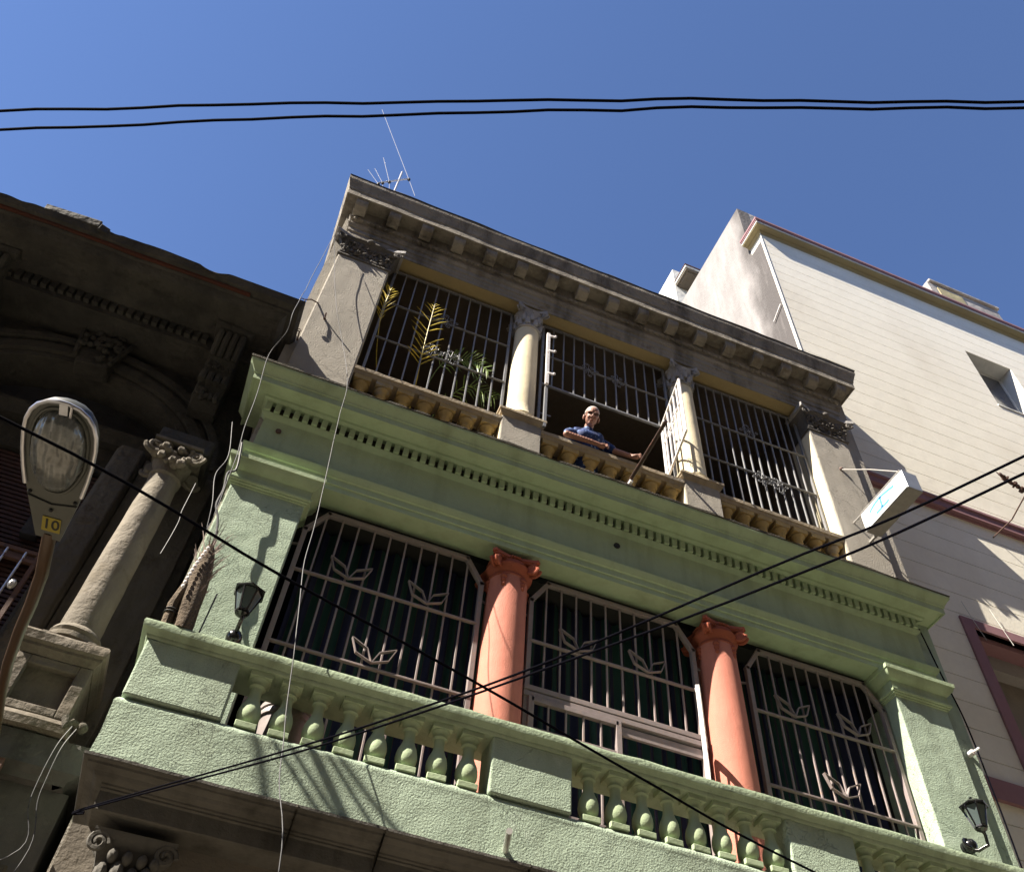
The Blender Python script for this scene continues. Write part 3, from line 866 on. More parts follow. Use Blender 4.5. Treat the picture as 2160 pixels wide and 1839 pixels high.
# ---- upper entablature and cornice
mb = MB(); mb.box(PL - .04, PR + .04, .006, .24, 12.60, 12.9); mb.build('loggia_soffit', 'ochre_clean', H)
prof = [(-.2, 12.602), (0, 12.602), (.0, 12.66), (.012, 12.665), (.012, 12.745), (.028, 12.75), (.028, 12.84), (.045, 12.85), (.05, 12.88), (.065, 12.90), (.03, 12.905), (.03, 13.02), (-.2, 13.02)]
moulding([(-.015, 12.585), (0.0, 12.585)] + prof[2:-1] + [(-.015, 13.02)], XL, XR, -.003, .3, jit=.004).build('upper_architrave', 'old_stone', H, smooth=True)
mb = MB(); mb.box(XL, PL + .0, -.06, .2, 12.555, 12.584); mb.build('impost_block', 'old_stone', H)
mb = MB(); mb.box(PR, XR, -.06, .2, 12.555, 12.584); mb.build('impost_block', 'old_stone', H)
egg = moulding([(-.2, 13.02), (.035, 13.02), (.05, 13.03), (.07, 13.06), (.075, 13.09), (-.2, 13.10)], XL, XR, -.0, .3, jit=.003).build('egg_moulding', 'old_stone', H, smooth=True)
mb = MB(); n = 86
for i in range(n):
    x = XL - .03 + (XR - XL + .06) * (i + .5) / n
    mb.blob((x, -.064, 13.05), (.03, .02, .035), 7)
mb.build('egg_row', 'old_stone', egg, smooth=True)
prof = [(-.2, 13.10), (.06, 13.10), (.06, 13.30), (.25, 13.30), (.25, 13.285), (.272, 13.285), (.272, 13.42), (.282, 13.43), (.285, 13.465), (.298, 13.52), (.318, 13.60), (.330, 13.63), (.330, 13.71), (.2, 13.74), (-.2, 13.75)]
uc = moulding(prof, -.686, 6.905, 0, 2.2, jit=.006, rag=.02, dx=.08).build('upper_cornice', 'old_stone', H, smooth=True)
moulding([(.15, 13.70), (.333, 13.708), (.342, 13.73), (.33, 13.755), (.15, 13.765)], -.686, 6.905, 0, 2.2, jit=.012, rag=.03, dx=.04).build('mouldy_cap', 'dark_edge', uc)
nm = 17
first = None
for i in range(nm):
    x = -.80 + (6.905 + .80 - .06) * i / (nm - 1)
    if first is None:
        mb = MB()
        mb.prism([(-.055, 13.13), (-.10, 13.10), (-.16, 13.10), (-.225, 13.14), (-.245, 13.18), (-.25, 13.21), (-.25, 13.302), (-.055, 13.302)], 0, .165, 'x')
        mb.prism([(-.055, 13.275), (-.258, 13.275), (-.258, 13.303), (-.055, 13.303)], -.012, .177, 'x')
        first = mb.build('modillion', 'old_stone', H, bevel=.004); first.matrix_parent_inverse = Matrix(); o_ = first
    else:
        o_ = first.copy(); S.collection.objects.link(o_); o_.parent = H
    o_.location = Vector((x, 0, 0)) - H.location

# ================================================================== DARK STONE BUILDING ON THE LEFT
B = thing('stone_house', (-2.38, 0, 0), 'dark sooty stone building with an arch and ragged cornice beside the green house', 'building')
CX, ZS, A1, B1 = -2.38, 7.6, 1.14, .86
def arch_z(x, a=A1, b=B1):
    t = 1 - ((x - CX) / a) ** 2
    return ZS + b * math.sqrt(max(0, t))
mb = MB()
mb.box(CX + A1, -.80, .06, .5, 4.4, 9.0); mb.box(-9, CX - A1, .06, .5, 4.4, 9.0)
n = 26
for i in range(n):
    xa = CX - A1 + 2 * A1 * i / n; xb = CX - A1 + 2 * A1 * (i + 1) / n
    za, zb = arch_z(xa), arch_z(xb)
    vs = [(xa, y, z) for y in (.06, .5) for z in (za, 9.0)] + [(xb, y, z) for y in (.06, .5) for z in (zb, 9.0)]
    mb.add(vs, [(0, 4, 5, 1), (2, 3, 7, 6), (0, 2, 6, 4)])
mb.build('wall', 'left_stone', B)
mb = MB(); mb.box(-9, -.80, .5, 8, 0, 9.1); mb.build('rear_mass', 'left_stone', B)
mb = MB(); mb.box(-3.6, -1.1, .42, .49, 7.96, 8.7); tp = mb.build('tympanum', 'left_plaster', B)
def arch_ring(a, b, wa, y0, y1, mat, parent, name, z0=None, nseg=40, jit=.01):
    vs = []; fs = []
    for i in range(nseg + 1):
        t = PI * i / nseg
        for (aa, bb) in ((a, b), (a + wa, b + wa)):
            for y in (y0, y1):
                vs.append((CX - aa * math.cos(t), y, ZS + bb * math.sin(t)))
    for i in range(nseg):
        k = i * 4
        fs += [(k, k + 4, k + 6, k + 2), (k + 1, k + 3, k + 7, k + 5), (k, k + 1, k + 5, k + 4), (k + 2, k + 6, k + 7, k + 3)]
    fs += [(0, 2, 3, 1), (4 * nseg, 4 * nseg + 1, 4 * nseg + 3, 4 * nseg + 2)]
    mb = MB(); mb.add(vs, fs); mb.jitter(jit, 4); return mb
r_ = MB()
for a, w, y0 in ((0, .06, .03), (.07, .09, -.015), (.17, .05, .015), (.23, .07, -.03), (.30, .03, .01)):
    q = arch_ring(A1 + a, B1 + a, w, y0, .08, None, None, None); r_.add(q.v, q.f)
r_.build('archivolt', 'left_stone', B, smooth=True)
# carved keystone
mb = MB()
mb.prism([(-2.56, 8.86), (-2.16, 8.90), (-2.20, 8.38), (-2.50, 8.36)], -.10, .1, 'y')
kk = mb.build('keystone', 'left_stone', B, bevel=.02)
mb = MB(); rr = random.Random(3)
for i in range(34):
    mb.blob((-2.36 + (rr.random() - .5) * .36, -.11 - rr.random() * .03, 8.46 + rr.random() * .4), (.03 + .02 * rr.random(), .03, .035), 6)
mb.tube(spiral((-2.36, -.14, 8.68), (1, 0, 0), (0, 0, 1), .075, .02, 1.7), .016, 6)
for s_ in (-1, 1): mb.tube([(-2.36 + s_ * .16, -.12, 8.42), (-2.36 + s_ * .2, -.12, 8.62), (-2.36 + s_ * .24, -.1, 8.86)], .025, 6)
mb.build('carving', 'left_stone', kk, smooth=True)
# impost mouldings across the arch
moulding([(-.1, 7.86), (0, 7.86), (.02, 7.89), (.02, 7.93), (.06, 7.96), (.06, 7.99), (-.1, 8.0)], CX - A1, CX + A1, .30, .42, left=False, right=False, jit=.008).build('transom_moulding', 'left_stone', B, smooth=True)
moulding([(-.1, 7.50), (0, 7.50), (.02, 7.53), (.02, 7.60), (.05, 7.64), (.05, 7.68), (-.1, 7.7)], CX + A1 - .02, -.9, .02, .3, jit=.01).build('impost_moulding', 'left_stone', B, smooth=True)
mb = MB(); mb.box(-3.6, -1.1, .40, .49, 7.55, 7.87); mb.build('door_head', 'left_stone', B)
# opening: louvred shutters, frame
mb = MB()
for z in range(64):
    zz = 4.6 + z * .046
    mb.box(-3.4, -1.72, .44, .465, zz, zz + .030)
mb.box(-3.4, -1.72, .47, .5, 4.4, 7.6)
mb.build('louvred_shutter', 'louvre', B)
mb = MB(); mb.box(-2.16, -2.02, .36, .44, 6.65, 7.55); mb.build('shutter_frame', 'left_plaster', B, bevel=.01)
mb = MB(); mb.box(-3.4, -1.72, .34, .42, 6.40, 6.47); mb.build('shutter_rail', 'rust', B)
mb = MB(); mb.prism([(-1.74, -.04), (-1.70, -.10), (-1.52, -.10), (-1.50, -.04), (-1.50, .2), (-1.74, .2)], 4.56, 7.5, 'z'); mb.jitter(.012, 5)
mb.build('door_jamb', 'left_mid', B, bevel=.015)
mb = MB(); mb.box(-1.49, -.87, -.01, .1, 4.56, 7.5); mb.build('pilaster', 'left_mid', B, bevel=.01)
# iron railing
mb = MB()
for z in (6.06, 5.98, 4.75): mb.bar((-3.3, -.18, z), (-1.74, -.18, z), .035, .03)
for x in (-1.75, -2.5, -3.28): mb.bar((x, -.18, 4.6), (x, -.18, 6.1), .03, .03)
mb.build('railing', 'rust', B)
for i in range(9):
    x = -1.84 - .1 * i - .03 * (i % 2)
    q = MB(); q.tube([(x, -.19, 4.76), (x, -.19, 6.05)], .009, 8); q.build('railing_bar', 'lamp_rim', B, smooth=True)
q = MB()
for k in range(7): q.blob((-1.80 - .05 * (k % 3), -.2, 5.15 + .1 * k), (.03, .025, .045), 7)
q.build('railing_ornament', 'alu', B, smooth=True)
# column with pedestal
mb = MB(); pr = [(.185, 0), (.185, .035), (.16, .05), (.175, .075), (.165, .10), (.148, .115)]
for i in range(16):
    t = i / 15; pr.append((.138 - .018 * t * t, .125 + 1.57 * t))
mb.lathe(pr, (-1.19, -.38, 5.24), 36, jit=.025); mb.jitter(.005, 7)
c_ = mb.build('column', 'left_column', B, smooth=True)
def lionic():
    mb = MB(); x, y, z = -1.19, -.38, 6.93
    mb.lathe([(.12, 0), (.135, .02), (.12, .04), (.12, .13), (.15, .18), (.155, .21), (.13, .22)], (x, y, z), 20, jit=.1)
    for sx in (-1, 1):
        for sy in (-1, 1):
            cc = Vector((x + sx * .17, y + sy * .15, z + .24)); d = Vector((sx, sy * .3, 0)).normalized()
            mb.tube(spiral(cc, d, (0, 0, 1), .075, .012, -1.9, 28), .019, 6)
            mb.tube([cc + Vector((0, -.02 * sy, 0)), cc - Vector((0, .05 * sy, 0))], .05, 12)
    rr = random.Random(5)
    for i in range(22): mb.blob((x + (rr.random() - .5) * .28, y - .12 - .04 * rr.random(), z + .12 + .2 * rr.random()), .022 + .02 * rr.random(), 6)
    mb.box(x - .2, x + .2, y - .17, y + .3, z + .33, z + .355)
    mb.jitter(.008, 12)
    mb.build('column_capital', 'left_column', c_, smooth=True)
lionic()
mb = MB(); mb.box(-1.40, -.95, -.46, .08, 7.31, 7.50); mb.build('entablature_block', 'left_stone', B, bevel=.015)  # darker stone used here to paint in the shade under the cornice
mb = MB()
mb.box(-1.425, -.965, -.50, 0.02, 4.58, 5.05)
pd = mb.build('pedestal', 'left_ped', B, bevel=.02)
mb = MB()
x0, x1, z0, z1 = -1.425, -.965, 4.66, 5.04
for a, b, c, d in ((x0, x0 + .08, z0, z1), (x1 - .08, x1, z0, z1), (x0 + .08, x1 - .08, z0, z0 + .06), (x0 + .08, x1 - .08, z1 - .06, z1)):
    mb.box(a, b, -.555, -.497, c, d)
mb.jitter(.006, 8)
mb.build('panel_frame', 'left_ped', pd, bevel=.008)
moulding([(-.1, 5.045), (0, 5.045), (.012, 5.07), (.03, 5.09), (.03, 5.11), (.05, 5.125), (.055, 5.18), (.04, 5.20), (-.1, 5.21)], -1.425, -.965, -.555, 0, jit=.012).build('pedestal_cap', 'left_ped', pd, smooth=True)
mb = MB(); mb.box(-1.37, -1.02, -.54, -.2, 5.205, 5.245); mb.build('plinth', 'left_ped', pd, bevel=.008)
moulding([(-.1, 4.56), (.045, 4.56), (.05, 4.61), (.03, 4.635), (.0, 4.66), (-.1, 4.66)], -1.425, -.965, -.555, 0, jit=.012).build('pedestal_base', 'left_ped', pd, smooth=True)
# slab and lower wall
moulding([(-.2, 4.30), (-.06, 4.30), (-.05, 4.33), (0, 4.36), (0, 4.545), (-.2, 4.56)], -9, -.76, -.55, 0, left=False, jit=.01).build('balcony_slab', 'left_grey_green', B, smooth=True)
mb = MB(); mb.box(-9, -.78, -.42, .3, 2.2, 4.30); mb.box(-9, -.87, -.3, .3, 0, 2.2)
mb.build('lower_wall', 'left_grey_green', B)
mb = MB(); mb.prism([(-1.55, -.3), (-1.45, -.43), (-.93, -.44), (-.83, -.3)], 2.4, 3.85, 'z'); mb.jitter(.02, 4)
mb.build('recess_shade_patch', 'dark_edge', B)  # dark patch on the wall face, its colour stands in for a recess's shade
mb = MB(); mb.tube([(-.97, -.60, 4.66), (-.95, -.62, 4.60), (-.92, -.60, 4.64), (-.88, -.58, 4.63)], .024, 8); mb.blob((-.86, -.58, 4.63), .035, 8)
mb.build('insulator', 'dark_edge', B, smooth=True)
mb = MB(); mb.box(-1.72, -1.36, -.50, -.42, 3.4, 3.98); mb.build('meter_box', 'left_grey_green', B, bevel=.02, label='small pale shutter box near the bottom left corner')
# architrave, frieze, dentils, cornice
moulding([(-.1, 8.93), (0, 8.93), (.02, 8.95), (.03, 9.0), (-.1, 9.0)], -9, -.92, .02, .3, left=False, jit=.008).build('architrave', 'left_stone', B, smooth=True)
mb = MB(); mb.box(-9, -.92, -.26, .4, 8.97, 9.17); mb.build('frieze_bed', 'left_stone', B)
mb = MB()
for i in range(52):
    a = -5.0 + i * .0805
    if a > -1.5: continue
    mb.box(a, a + .052, -.31, -.25, 9.035, 9.135)
mb.jitter(.006, 6)
dcl = mb.build('dentil_course', 'left_stone', B)
prof = [(-.3, 9.14), (.06, 9.14), (.09, 9.17), (.26, 9.175), (.30, 9.15), (.42, 9.155), (.45, 9.19), (.47, 9.24), (.50, 9.25), (.50, 9.28), (.56, 9.30), (.58, 9.345), (.59, 9.38), (.45, 9.40), (-.3, 9.40)]
moulding(prof, -9, -1.30, -.31, .2, left=False, jit=.016, rag=.07, dx=.035).build('cornice', 'left_stone', B, smooth=True)
moulding([(x * .75 - .02, z + .0) for x, z in prof], -1.28, -.93, -.31, .5, left=False, right=False, jit=.03, rag=.05, dx=.04).build('broken_cornice_end', 'left_stone', B, smooth=True)
moulding([(-.05, 9.262), (.525, 9.262), (.53, 9.285), (-.05, 9.29)], -9, -2.50, -.31, .2, left=False, jit=.006, dx=.05).build('red_flashing', 'brick_strip', B)
moulding([(-.05, 9.262), (.525, 9.262), (.53, 9.285), (-.05, 9.29)], -2.42, -1.75, -.31, .2, left=False, jit=.006, dx=.05).build('red_flashing', 'brick_strip', B)
mb = MB(); mb.box(-3.22, -2.72, -.90, -.3, 9.36, 9.46); mb.jitter(.03, 6); mb.build('broken_coping', 'left_stone', B, bevel=.01)
mb = MB(); mb.box(-2.72, -2.62, -.9, -.3, 9.33, 9.42); mb.jitter(.03, 6); mb.build('broken_coping', 'left_stone', B, bevel=.01)
for (x, y, z, sx, sy, sz) in ((-1.18, -.45, 9.55, .10, .2, .10), (-1.03, -.30, 9.62, .08, .25, .13), (-.98, -.12, 9.72, .07, .2, .15), (-.95, -.05, 9.45, .06, .25, .3), (-1.3, -.5, 9.44, .2, .25, .06)):
    mb = MB(); mb.box(x - sx, x + sx, y - sy, y + sy, z - sz, z + sz); mb.jitter(.06, 5); mb.build('broken_coping', 'left_column' if x == -1.03 or x == -.98 else 'left_stone', B, bevel=.015)  # two pieces take the paler stone so that they look sunlit
# corbels
def corbel(x):
    mb = MB()
    mb.prism([(-.02, 8.35), (-.14, 8.42), (-.20, 8.62), (-.27, 8.75), (-.40, 8.95), (-.44, 9.12), (.1, 9.14), (.1, 8.35)], x - .13, x + .13, 'x')
    c_ = mb.build('corbel', 'left_stone', B, bevel=.015)
    q = MB()
    for k in range(4):
        xx = x - .105 + .07 * k
        q.tube([(xx, -.45, 9.08), (xx, -.43, 8.98), (xx, -.33, 8.82)], [.032, .034, .028], 7)
        q.tube([(xx, -.24, 8.66), (xx, -.23, 8.55)], [.034, .036], 7)
    rr = random.Random(int(-x * 10))
    for k in range(26): q.blob((x + (rr.random() - .5) * .24, -.25 - .04 * rr.random(), 8.72 + .07 * rr.random()), .022, 6)
    for k in range(16): q.blob((x + (rr.random() - .5) * .2, -.15 - .03 * rr.random(), 8.38 + .12 * rr.random()), .03, 6)
    q.build('carving', 'left_stone', c_, smooth=True)
    moulding([(-.1, 9.1), (.02, 9.1), (.04, 9.15), (.04, 9.2), (-.1, 9.2)], x - .15, x + .15, -.46, 0, jit=.01).build('corbel_cap', 'left_stone', c_)
corbel(-1.26); corbel(-3.50)

for c_ in list(B.children):
    k_ = c_.name.split('.')[0]
    if k_ in ('cornice', 'broken_cornice_end', 'red_flashing', 'broken_coping', 'frieze_bed'): c_.location += Vector((0, -.10, -.15))
    elif k_ in ('corbel',) or c_.name == dcl.name: c_.location += Vector((0, -.10, -.15))
B.location = (-2.618, .6, -.16); B.scale = (1.1, 1.1, 1.1)

# ================================================================== CREAM BOARDED BUILDING ON THE RIGHT
R = thing('boarded_building', (10, .44, 0), 'tall cream building with thin horizontal lines, mauve bands and a deep set window', 'building')
YF = .42; RX0, RX1 = 7.13, 24
holes = [(11.72, 12.87, 16.29, 18.24), (8.36, 9.75, 6.3, 9.52)]
PITCH = .3775; z0 = 12.372 - PITCH * 33
mb = MB(); rows = []
z = 12.372
while z > 0: z -= PITCH
while z < 20.3:
    za, zb = max(z + .006, 0), min(z + PITCH - .006, 20.35)
    iv = [(RX0, RX1)]
    cuts = sorted({za, zb} | {h[k] for h in holes for k in (2, 3) if za < h[k] < zb})
    for c0, c1 in zip(cuts[:-1], cuts[1:]):
        segs = [(RX0, RX1)]
        for h in holes:
            if h[2] < (c0 + c1) / 2 < h[3]:
                ns = []
                for a, b in segs:
                    if h[0] > a and h[1] < b: ns += [(a, h[0]), (h[1], b)]
                    else: ns.append((a, b))
                segs = ns
        for a, b in segs: mb.box(a, b, YF, YF + .06, c0, c1)
    z += PITCH
mb.build('boarded_front', 'board', R)
mb = MB()
def holed(mb, x0, x1, y0, y1, zlo, zhi):
    segs = sorted([(zlo, zhi)])
    zs = sorted({zlo, zhi} | {h[k] for h in holes for k in (2, 3)})
    for c0, c1 in zip(zs[:-1], zs[1:]):
        seg = [(x0, x1)]
        for h in holes:
            if h[2] < (c0 + c1) / 2 < h[3]:
                seg = [s for a, b in seg for s in ((a, h[0]), (h[1], b))]
        for a, b in seg: mb.box(a, b, y0, y1, c0, c1)
holed(mb, RX0 + .004, RX1, YF + .055, YF + .5, 0, 20.4)
mb.build('front_wall', 'board', R)
def side_mat():
    mt, n, b = new_mat('stained_side_render')
    p = pos(n)
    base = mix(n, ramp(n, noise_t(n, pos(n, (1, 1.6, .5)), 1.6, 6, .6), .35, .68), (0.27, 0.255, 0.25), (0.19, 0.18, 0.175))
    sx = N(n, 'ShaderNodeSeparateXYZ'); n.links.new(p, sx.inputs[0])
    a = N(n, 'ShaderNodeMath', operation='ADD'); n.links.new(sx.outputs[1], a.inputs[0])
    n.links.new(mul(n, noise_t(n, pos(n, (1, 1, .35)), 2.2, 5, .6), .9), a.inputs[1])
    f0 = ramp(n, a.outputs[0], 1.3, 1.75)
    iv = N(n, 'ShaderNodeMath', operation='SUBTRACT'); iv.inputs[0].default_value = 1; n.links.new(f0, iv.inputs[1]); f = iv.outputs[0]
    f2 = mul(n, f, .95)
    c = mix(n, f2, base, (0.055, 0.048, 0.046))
    c = mix(n, mul(n, ramp(n, noise_t(n, pos(n, (3, 3, .4)), 2.2, 7, .65), .52, .7), .5), c, (0.16, 0.145, 0.14))
    n.links.new(c, b.inputs['Base Color']); b.inputs['Roughness'].default_value = .9
    bp = N(n, 'ShaderNodeBump'); bp.inputs['Distance'].default_value = .012
    n.links.new(noise_t(n, p, 16, 5, .6), bp.inputs['Height']); n.links.new(bp.outputs[0], b.inputs['Normal'])
    return mt
M['side'] = side_mat()
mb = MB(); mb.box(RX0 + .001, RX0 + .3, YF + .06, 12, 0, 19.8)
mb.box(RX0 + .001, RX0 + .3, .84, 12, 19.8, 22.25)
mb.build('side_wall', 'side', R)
mb = MB(); mb.box(RX0 + .3, RX1, .84, 1.2, 19.5, 21.7); mb.box(RX0 + .01, 11.46, .846, 1.2, 21.7, 22.25); mb.build('parapet_wall', 'plaster_side', R)
mb = MB(); mb.bar((RX0 - .008, YF - .004, 0), (RX0 - .008, YF - .004, 20.1), .014, .014); mb.build('corner_strip', 'white_trim', R)
mb = MB(); mb.bar((RX0 - .03, .5, 17.1), (RX0 - .03, .8, 16.9), .02, .02); mb.build('side_pipe', 'white_metal', R)
prof = [(-.1, 19.95), (.0, 19.95), (.02, 19.99), (.06, 20.0), (.06, 20.03)]
moulding([(-.2, 20.02), (.0, 20.02), (.01, 20.06), (.05, 20.08), (.05, 20.11), (.17, 20.12), (.17, 20.15), (-.2, 20.2)], RX0, RX1, YF, .86, right=False, dx=2).build('cornice', 'olive_trim', R)
moulding([(-.2, 20.15), (.185, 20.15), (.185, 20.20), (-.2, 20.21)], RX0, RX1, YF, .86, right=False, dx=2).build('cornice_fillet', 'white_trim', R)
moulding([(-.2, 20.205), (.20, 20.205), (.20, 20.25), (.215, 20.255), (.215, 20.32), (-.2, 20.32)], RX0, RX1, YF, .86, right=False, dx=2).build('cornice_band', 'pink', R)
# mauve bands
moulding([(-.05, 11.90), (.03, 11.90), (.03, 11.925), (.085, 11.93), (.085, 12.07), (.11, 12.075), (.11, 12.12), (-.05, 12.12)], 7.40, RX1, YF, .45, right=False, dx=2).build('mauve_band', 'pink', R)
moulding([(-.05, 6.95), (.05, 6.95), (.05, 7.2), (-.05, 7.2)], 7.40, RX1, YF, .45, right=False, dx=2).build('mauve_band', 'pink', R)
mb = MB(); mb.box(8.19, 8.36, YF - .03, YF + .06, 6.3, 9.66); mb.box(9.75, 9.95, YF - .03, YF + .06, 6.3, 9.66); mb.box(8.36, 9.75, YF - .03, YF + .08, 9.52, 9.66); mb.build('bay_surround', 'pink', R)
mb = MB(); mb.box(8.36, 9.75, YF + .08, YF + .28, 9.44, 9.52); mb.build('bay_lintel', 'pink', R)
mb = MB(); mb.box(8.36, 9.75, YF + .28, YF + .5, 9.22, 9.46); mb.build('bay_head', 'plaster_side', R)
mb = MB(); mb.box(8.36, 9.75, YF + .45, YF + .6, 6.2, 9.3); mb.build('bay_infill', 'low_wall', R)
# deep window
w = MB(); x0, x1, za, zb = holes[0]; yb = YF + .36
for a in ((x0, x0 + .05, za, zb), (x1 - .05, x1, za, zb), (x0 + .05, x1 - .05, za, za + .05), (x0 + .05, x1 - .05, zb - .05, zb)):
    w.box(a[0], a[1], yb - .05, yb, a[2], a[3])
wf = w.build('window', 'white_trim', R)
w = MB(); w.box(x0 + .05, x1 - .05, yb - .025, yb - .015, za + .05, zb - .05); w.build('pane', 'pane', wf)
w = MB(); w.box(x0, x1, yb, yb + .1, za, zb); w.build('window_back', 'inside', wf)
w = MB()
w.box(x0 - .0, x0 + .004, YF + .01, yb - .05, za, zb); w.box(x1 - .004, x1, YF + .01, yb - .05, za, zb); w.box(x0 + .004, x1 - .004, YF + .01, yb - .05, zb - .004, zb); w.box(x0 - .02, x1 + .02, YF - .02, yb - .05, za - .03, za + .004)
w.build('reveal', 'white_trim', wf)
# roof blocks
mb = MB(); mb.box(12.6, 14.75, .80, 3, 21.6, 22.62)
rb = mb.build('roof_block', 'plaster_side', R, bevel=.02)
mb = MB(); mb.box(12.66, 14.8, .74, 3, 22.62, 22.72); mb.build('roof_coping', 'plaster_side', rb, bevel=.02)
mb = MB(); mb.box(12.85, 13.6, .78, .81, 21.8, 22.45); mb.build('roof_opening', 'olive_trim', rb)
mb = MB(); mb.box(7.25, 9.6, 3.93, 9, 20, 24.7); rw = mb.build('rear_wing', 'white_trim', R, label='white block rising behind the side wall')
mb = MB(); mb.box(7.28, 9.3, 3.36, 3.93, 23.76, 23.82); mb.box(7.34, 9.3, 3.42, 3.93, 23.72, 23.76); mb.build('rear_eave', 'low_wall', rw, bevel=.01)
mb = MB(); mb.box(7.25, 9.3, 3.33, 3.93, 23.822, 23.92); mb.build('eave_edge', 'white_trim', rw, bevel=.01)
mb = MB(); mb.box(7.235, 9.3, 3.315, 3.93, 23.922, 23.96); mb.build('eave_trim', 'brick_strip', rw)

# ================================================================== OPPOSITE SIDE OF THE STREET (behind the viewer)
O = thing('opposite_house', (0, -14, 0), 'long beige house row across the street behind the viewer', 'building')
mb = MB(); mb.box(-45, 45, -20, -11.0, 0, 21); mb.build('wall', 'opposite_wall', O)
for k in range(18):
    for zz in (1.0, 5.4, 9.2):
        mb = MB(); mb.box(-42 + 4.8 * k, -40.4 + 4.8 * k, -10.99, -10.92, zz, zz + 2.2); mb.build('window', 'pane', O)

# ================================================================== SMALL THINGS
def cable(name, pts, r, mat, label, cat='cable', group=None, wig=0.0, sub=6, seg=8):
    P = [Vector(p) for p in pts]; out = []
    for i in range(len(P) - 1):
        p0 = P[max(i - 1, 0)]; p1 = P[i]; p2 = P[i + 1]; p3 = P[min(i + 2, len(P) - 1)]
        for k in range(sub):
            t = k / sub
            q = 0.5 * ((2 * p1) + (p2 - p0) * t + (2 * p0 - 5 * p1 + 4 * p2 - p3) * t * t + (3 * p1 - p0 - 3 * p2 + p3) * t ** 3)
            out.append(q)
    out.append(P[-1])
    if wig:
        out = [q + noise.noise_vector(q * 2.2 + Vector((r * 900, 0, 0))) * wig for q in out]
    mb = MB(); mb.tube(out, r, seg)
    return tag(mb.build(name, mat, None, smooth=True), label, cat, group)

# two cables across the sky
cable('overhead_cable', [(-9.9, .67, 8.25), (-6.5, -.91, 8.08), (-3.06, -2.46, 8.0), (.375, -3.97, 8.0), (3.583, -5.30, 8.0), (7.0, -6.8, 8.05), (12, -9.0, 8.2), (17.5, -11.5, 8.5)], .0108, 'cable', 'upper of the two black cables crossing the blue sky', group='cables across the sky', wig=.018, sub=14)
cable('overhead_cable', [(-9.9, .80, 8.25), (-6.5, -.78, 8.08), (-3.05, -2.32, 8.0), (.404, -3.90, 8.0), (3.61, -5.27, 8.0), (7.0, -6.8, 7.95), (12, -9.05, 8.1), (17.5, -11.5, 8.4)], .0108, 'cable', 'lower of the two black cables crossing the blue sky', group='cables across the sky', wig=.022, sub=14)
# two diagonal cables from the balcony corner towards the viewer's right
def diag(a):
    out = []
    for rx, rz in a:
        Y = 2.906 / (rx + .7) ; Y = (2.906) / (rx + .70)
        out.append((rx * Y, Y - 6, 1.6 + rz * Y))
    return out
cable('service_cable', [(-.60, -.93, 3.99), (-.596, -.996, 3.98), (.227, -2.173, 3.871), (.617, -2.731, 3.836), (1.032, -3.323, 3.829), (1.577, -4.102, 3.888), (2.092, -4.836, 3.961), (3.6, -7.0, 4.4), (6.7, -11.0, 6.2)], .0048, 'cable', 'upper of two black cables running from the balcony corner up to the right', group='cables from the balcony corner')
cable('service_cable', [(-.60, -.93, 3.98), (-.593, -1.002, 3.97), (.233, -2.181, 3.844), (.62, -2.735, 3.81), (1.033, -3.324, 3.801), (1.57, -4.091, 3.811), (2.077, -4.815, 3.89), (3.6, -7.0, 4.3), (6.7, -11.0, 6.1)], .0048, 'cable', 'lower of two black cables running from the balcony corner up to the right', group='cables from the balcony corner')
cable('edge_cable', [(-.799, -.125, 7.964), (-.745, -.125, 7.619), (-.797, -.125, 7.534), (-.769, -.125, 7.321), (-.77, -.125, 7.132), (-.712, -.125, 6.988), (-.665, -.125, 6.792), (-.64, -.125, 6.5), (-.65, -.3, 6.1)], .010, 'white_wire', 'kinked grey cable hanging along the outer edge of the left green pilaster')
# thin cable in front of the lamp
cable('thin_cable', [(-4.9, -4.55, 3.75), (-2.5, -4.4, 3.45), (-.79, -4.26, 3.30), (-.024, -4.0, 3.301), (.634, -3.79, 3.30), (1.315, -3.55, 3.30), (2.17, -3.28, 3.30), (4.5, -2.6, 3.4), (8.5, -1.4, 3.9), (13, .42, 4.5)], .0042, 'cable', 'thin black cable sagging in front of the street lamp and the balcony')
# wire hanging down the middle
cable('hanging_wire', [(-.924, -.14, 12.441), (-.724, -.1, 11.595), (-.491, -.12, 10.666), (-.292, -.12, 10.065), (-.080, -.345, 9.06), (-.048, -.40, 8.434), (-.004, -.5, 7.833), (.058, -.7, 6.732), (.084, -.9, 6.053), (.174, -1.05, 5.323), (.227, -1.1, 4.935), (.287, -1.15, 4.557), (.325, -1.2, 4.27), (.439, -1.3, 3.754), (.5, -1.3, 2.6)], .0036, 'white_wire', 'pale wire hanging from the upper left capital down past the balcony rail', cat='wire', wig=.008)
cable('hanging_wire', [(-.878, -.14, 12.266), (-.868, -.3, 11.50), (-.844, -.5, 10.336), (-.808, -.8, 9.311), (-.79, -.75, 9.0), (-.862, -.6, 8.751), (-.796, -.7, 8.084), (-.748, -.8, 7.494), (-.687, -.9, 6.97), (-.661, -.9, 6.531), (-.65, -.9, 6.275), (-.652, -.9, 6.135)], .0035, 'white_wire', 'pale wire dropping from the left pier to the spiky dead trunk', cat='wire', wig=.008)
cable('hanging_wire', [(-.884, -.6, 7.662), (-.775, -.7, 7.149), (-.784, -.8, 6.798), (-.70, -.9, 6.407), (-.658, -.9, 6.162)], .0035, 'white_wire', 'short bright wire tied to the top of the dead trunk', cat='wire', wig=.006)
cable('hanging_wire', [(-.869, -.9, 6.54), (-.868, -.9, 6.252), (-.852, -.9, 6.111), (-.865, -.9, 5.808)], .004, 'white_wire', 'loose curved wire end hanging in front of the dark pale column', cat='wire', wig=.01)
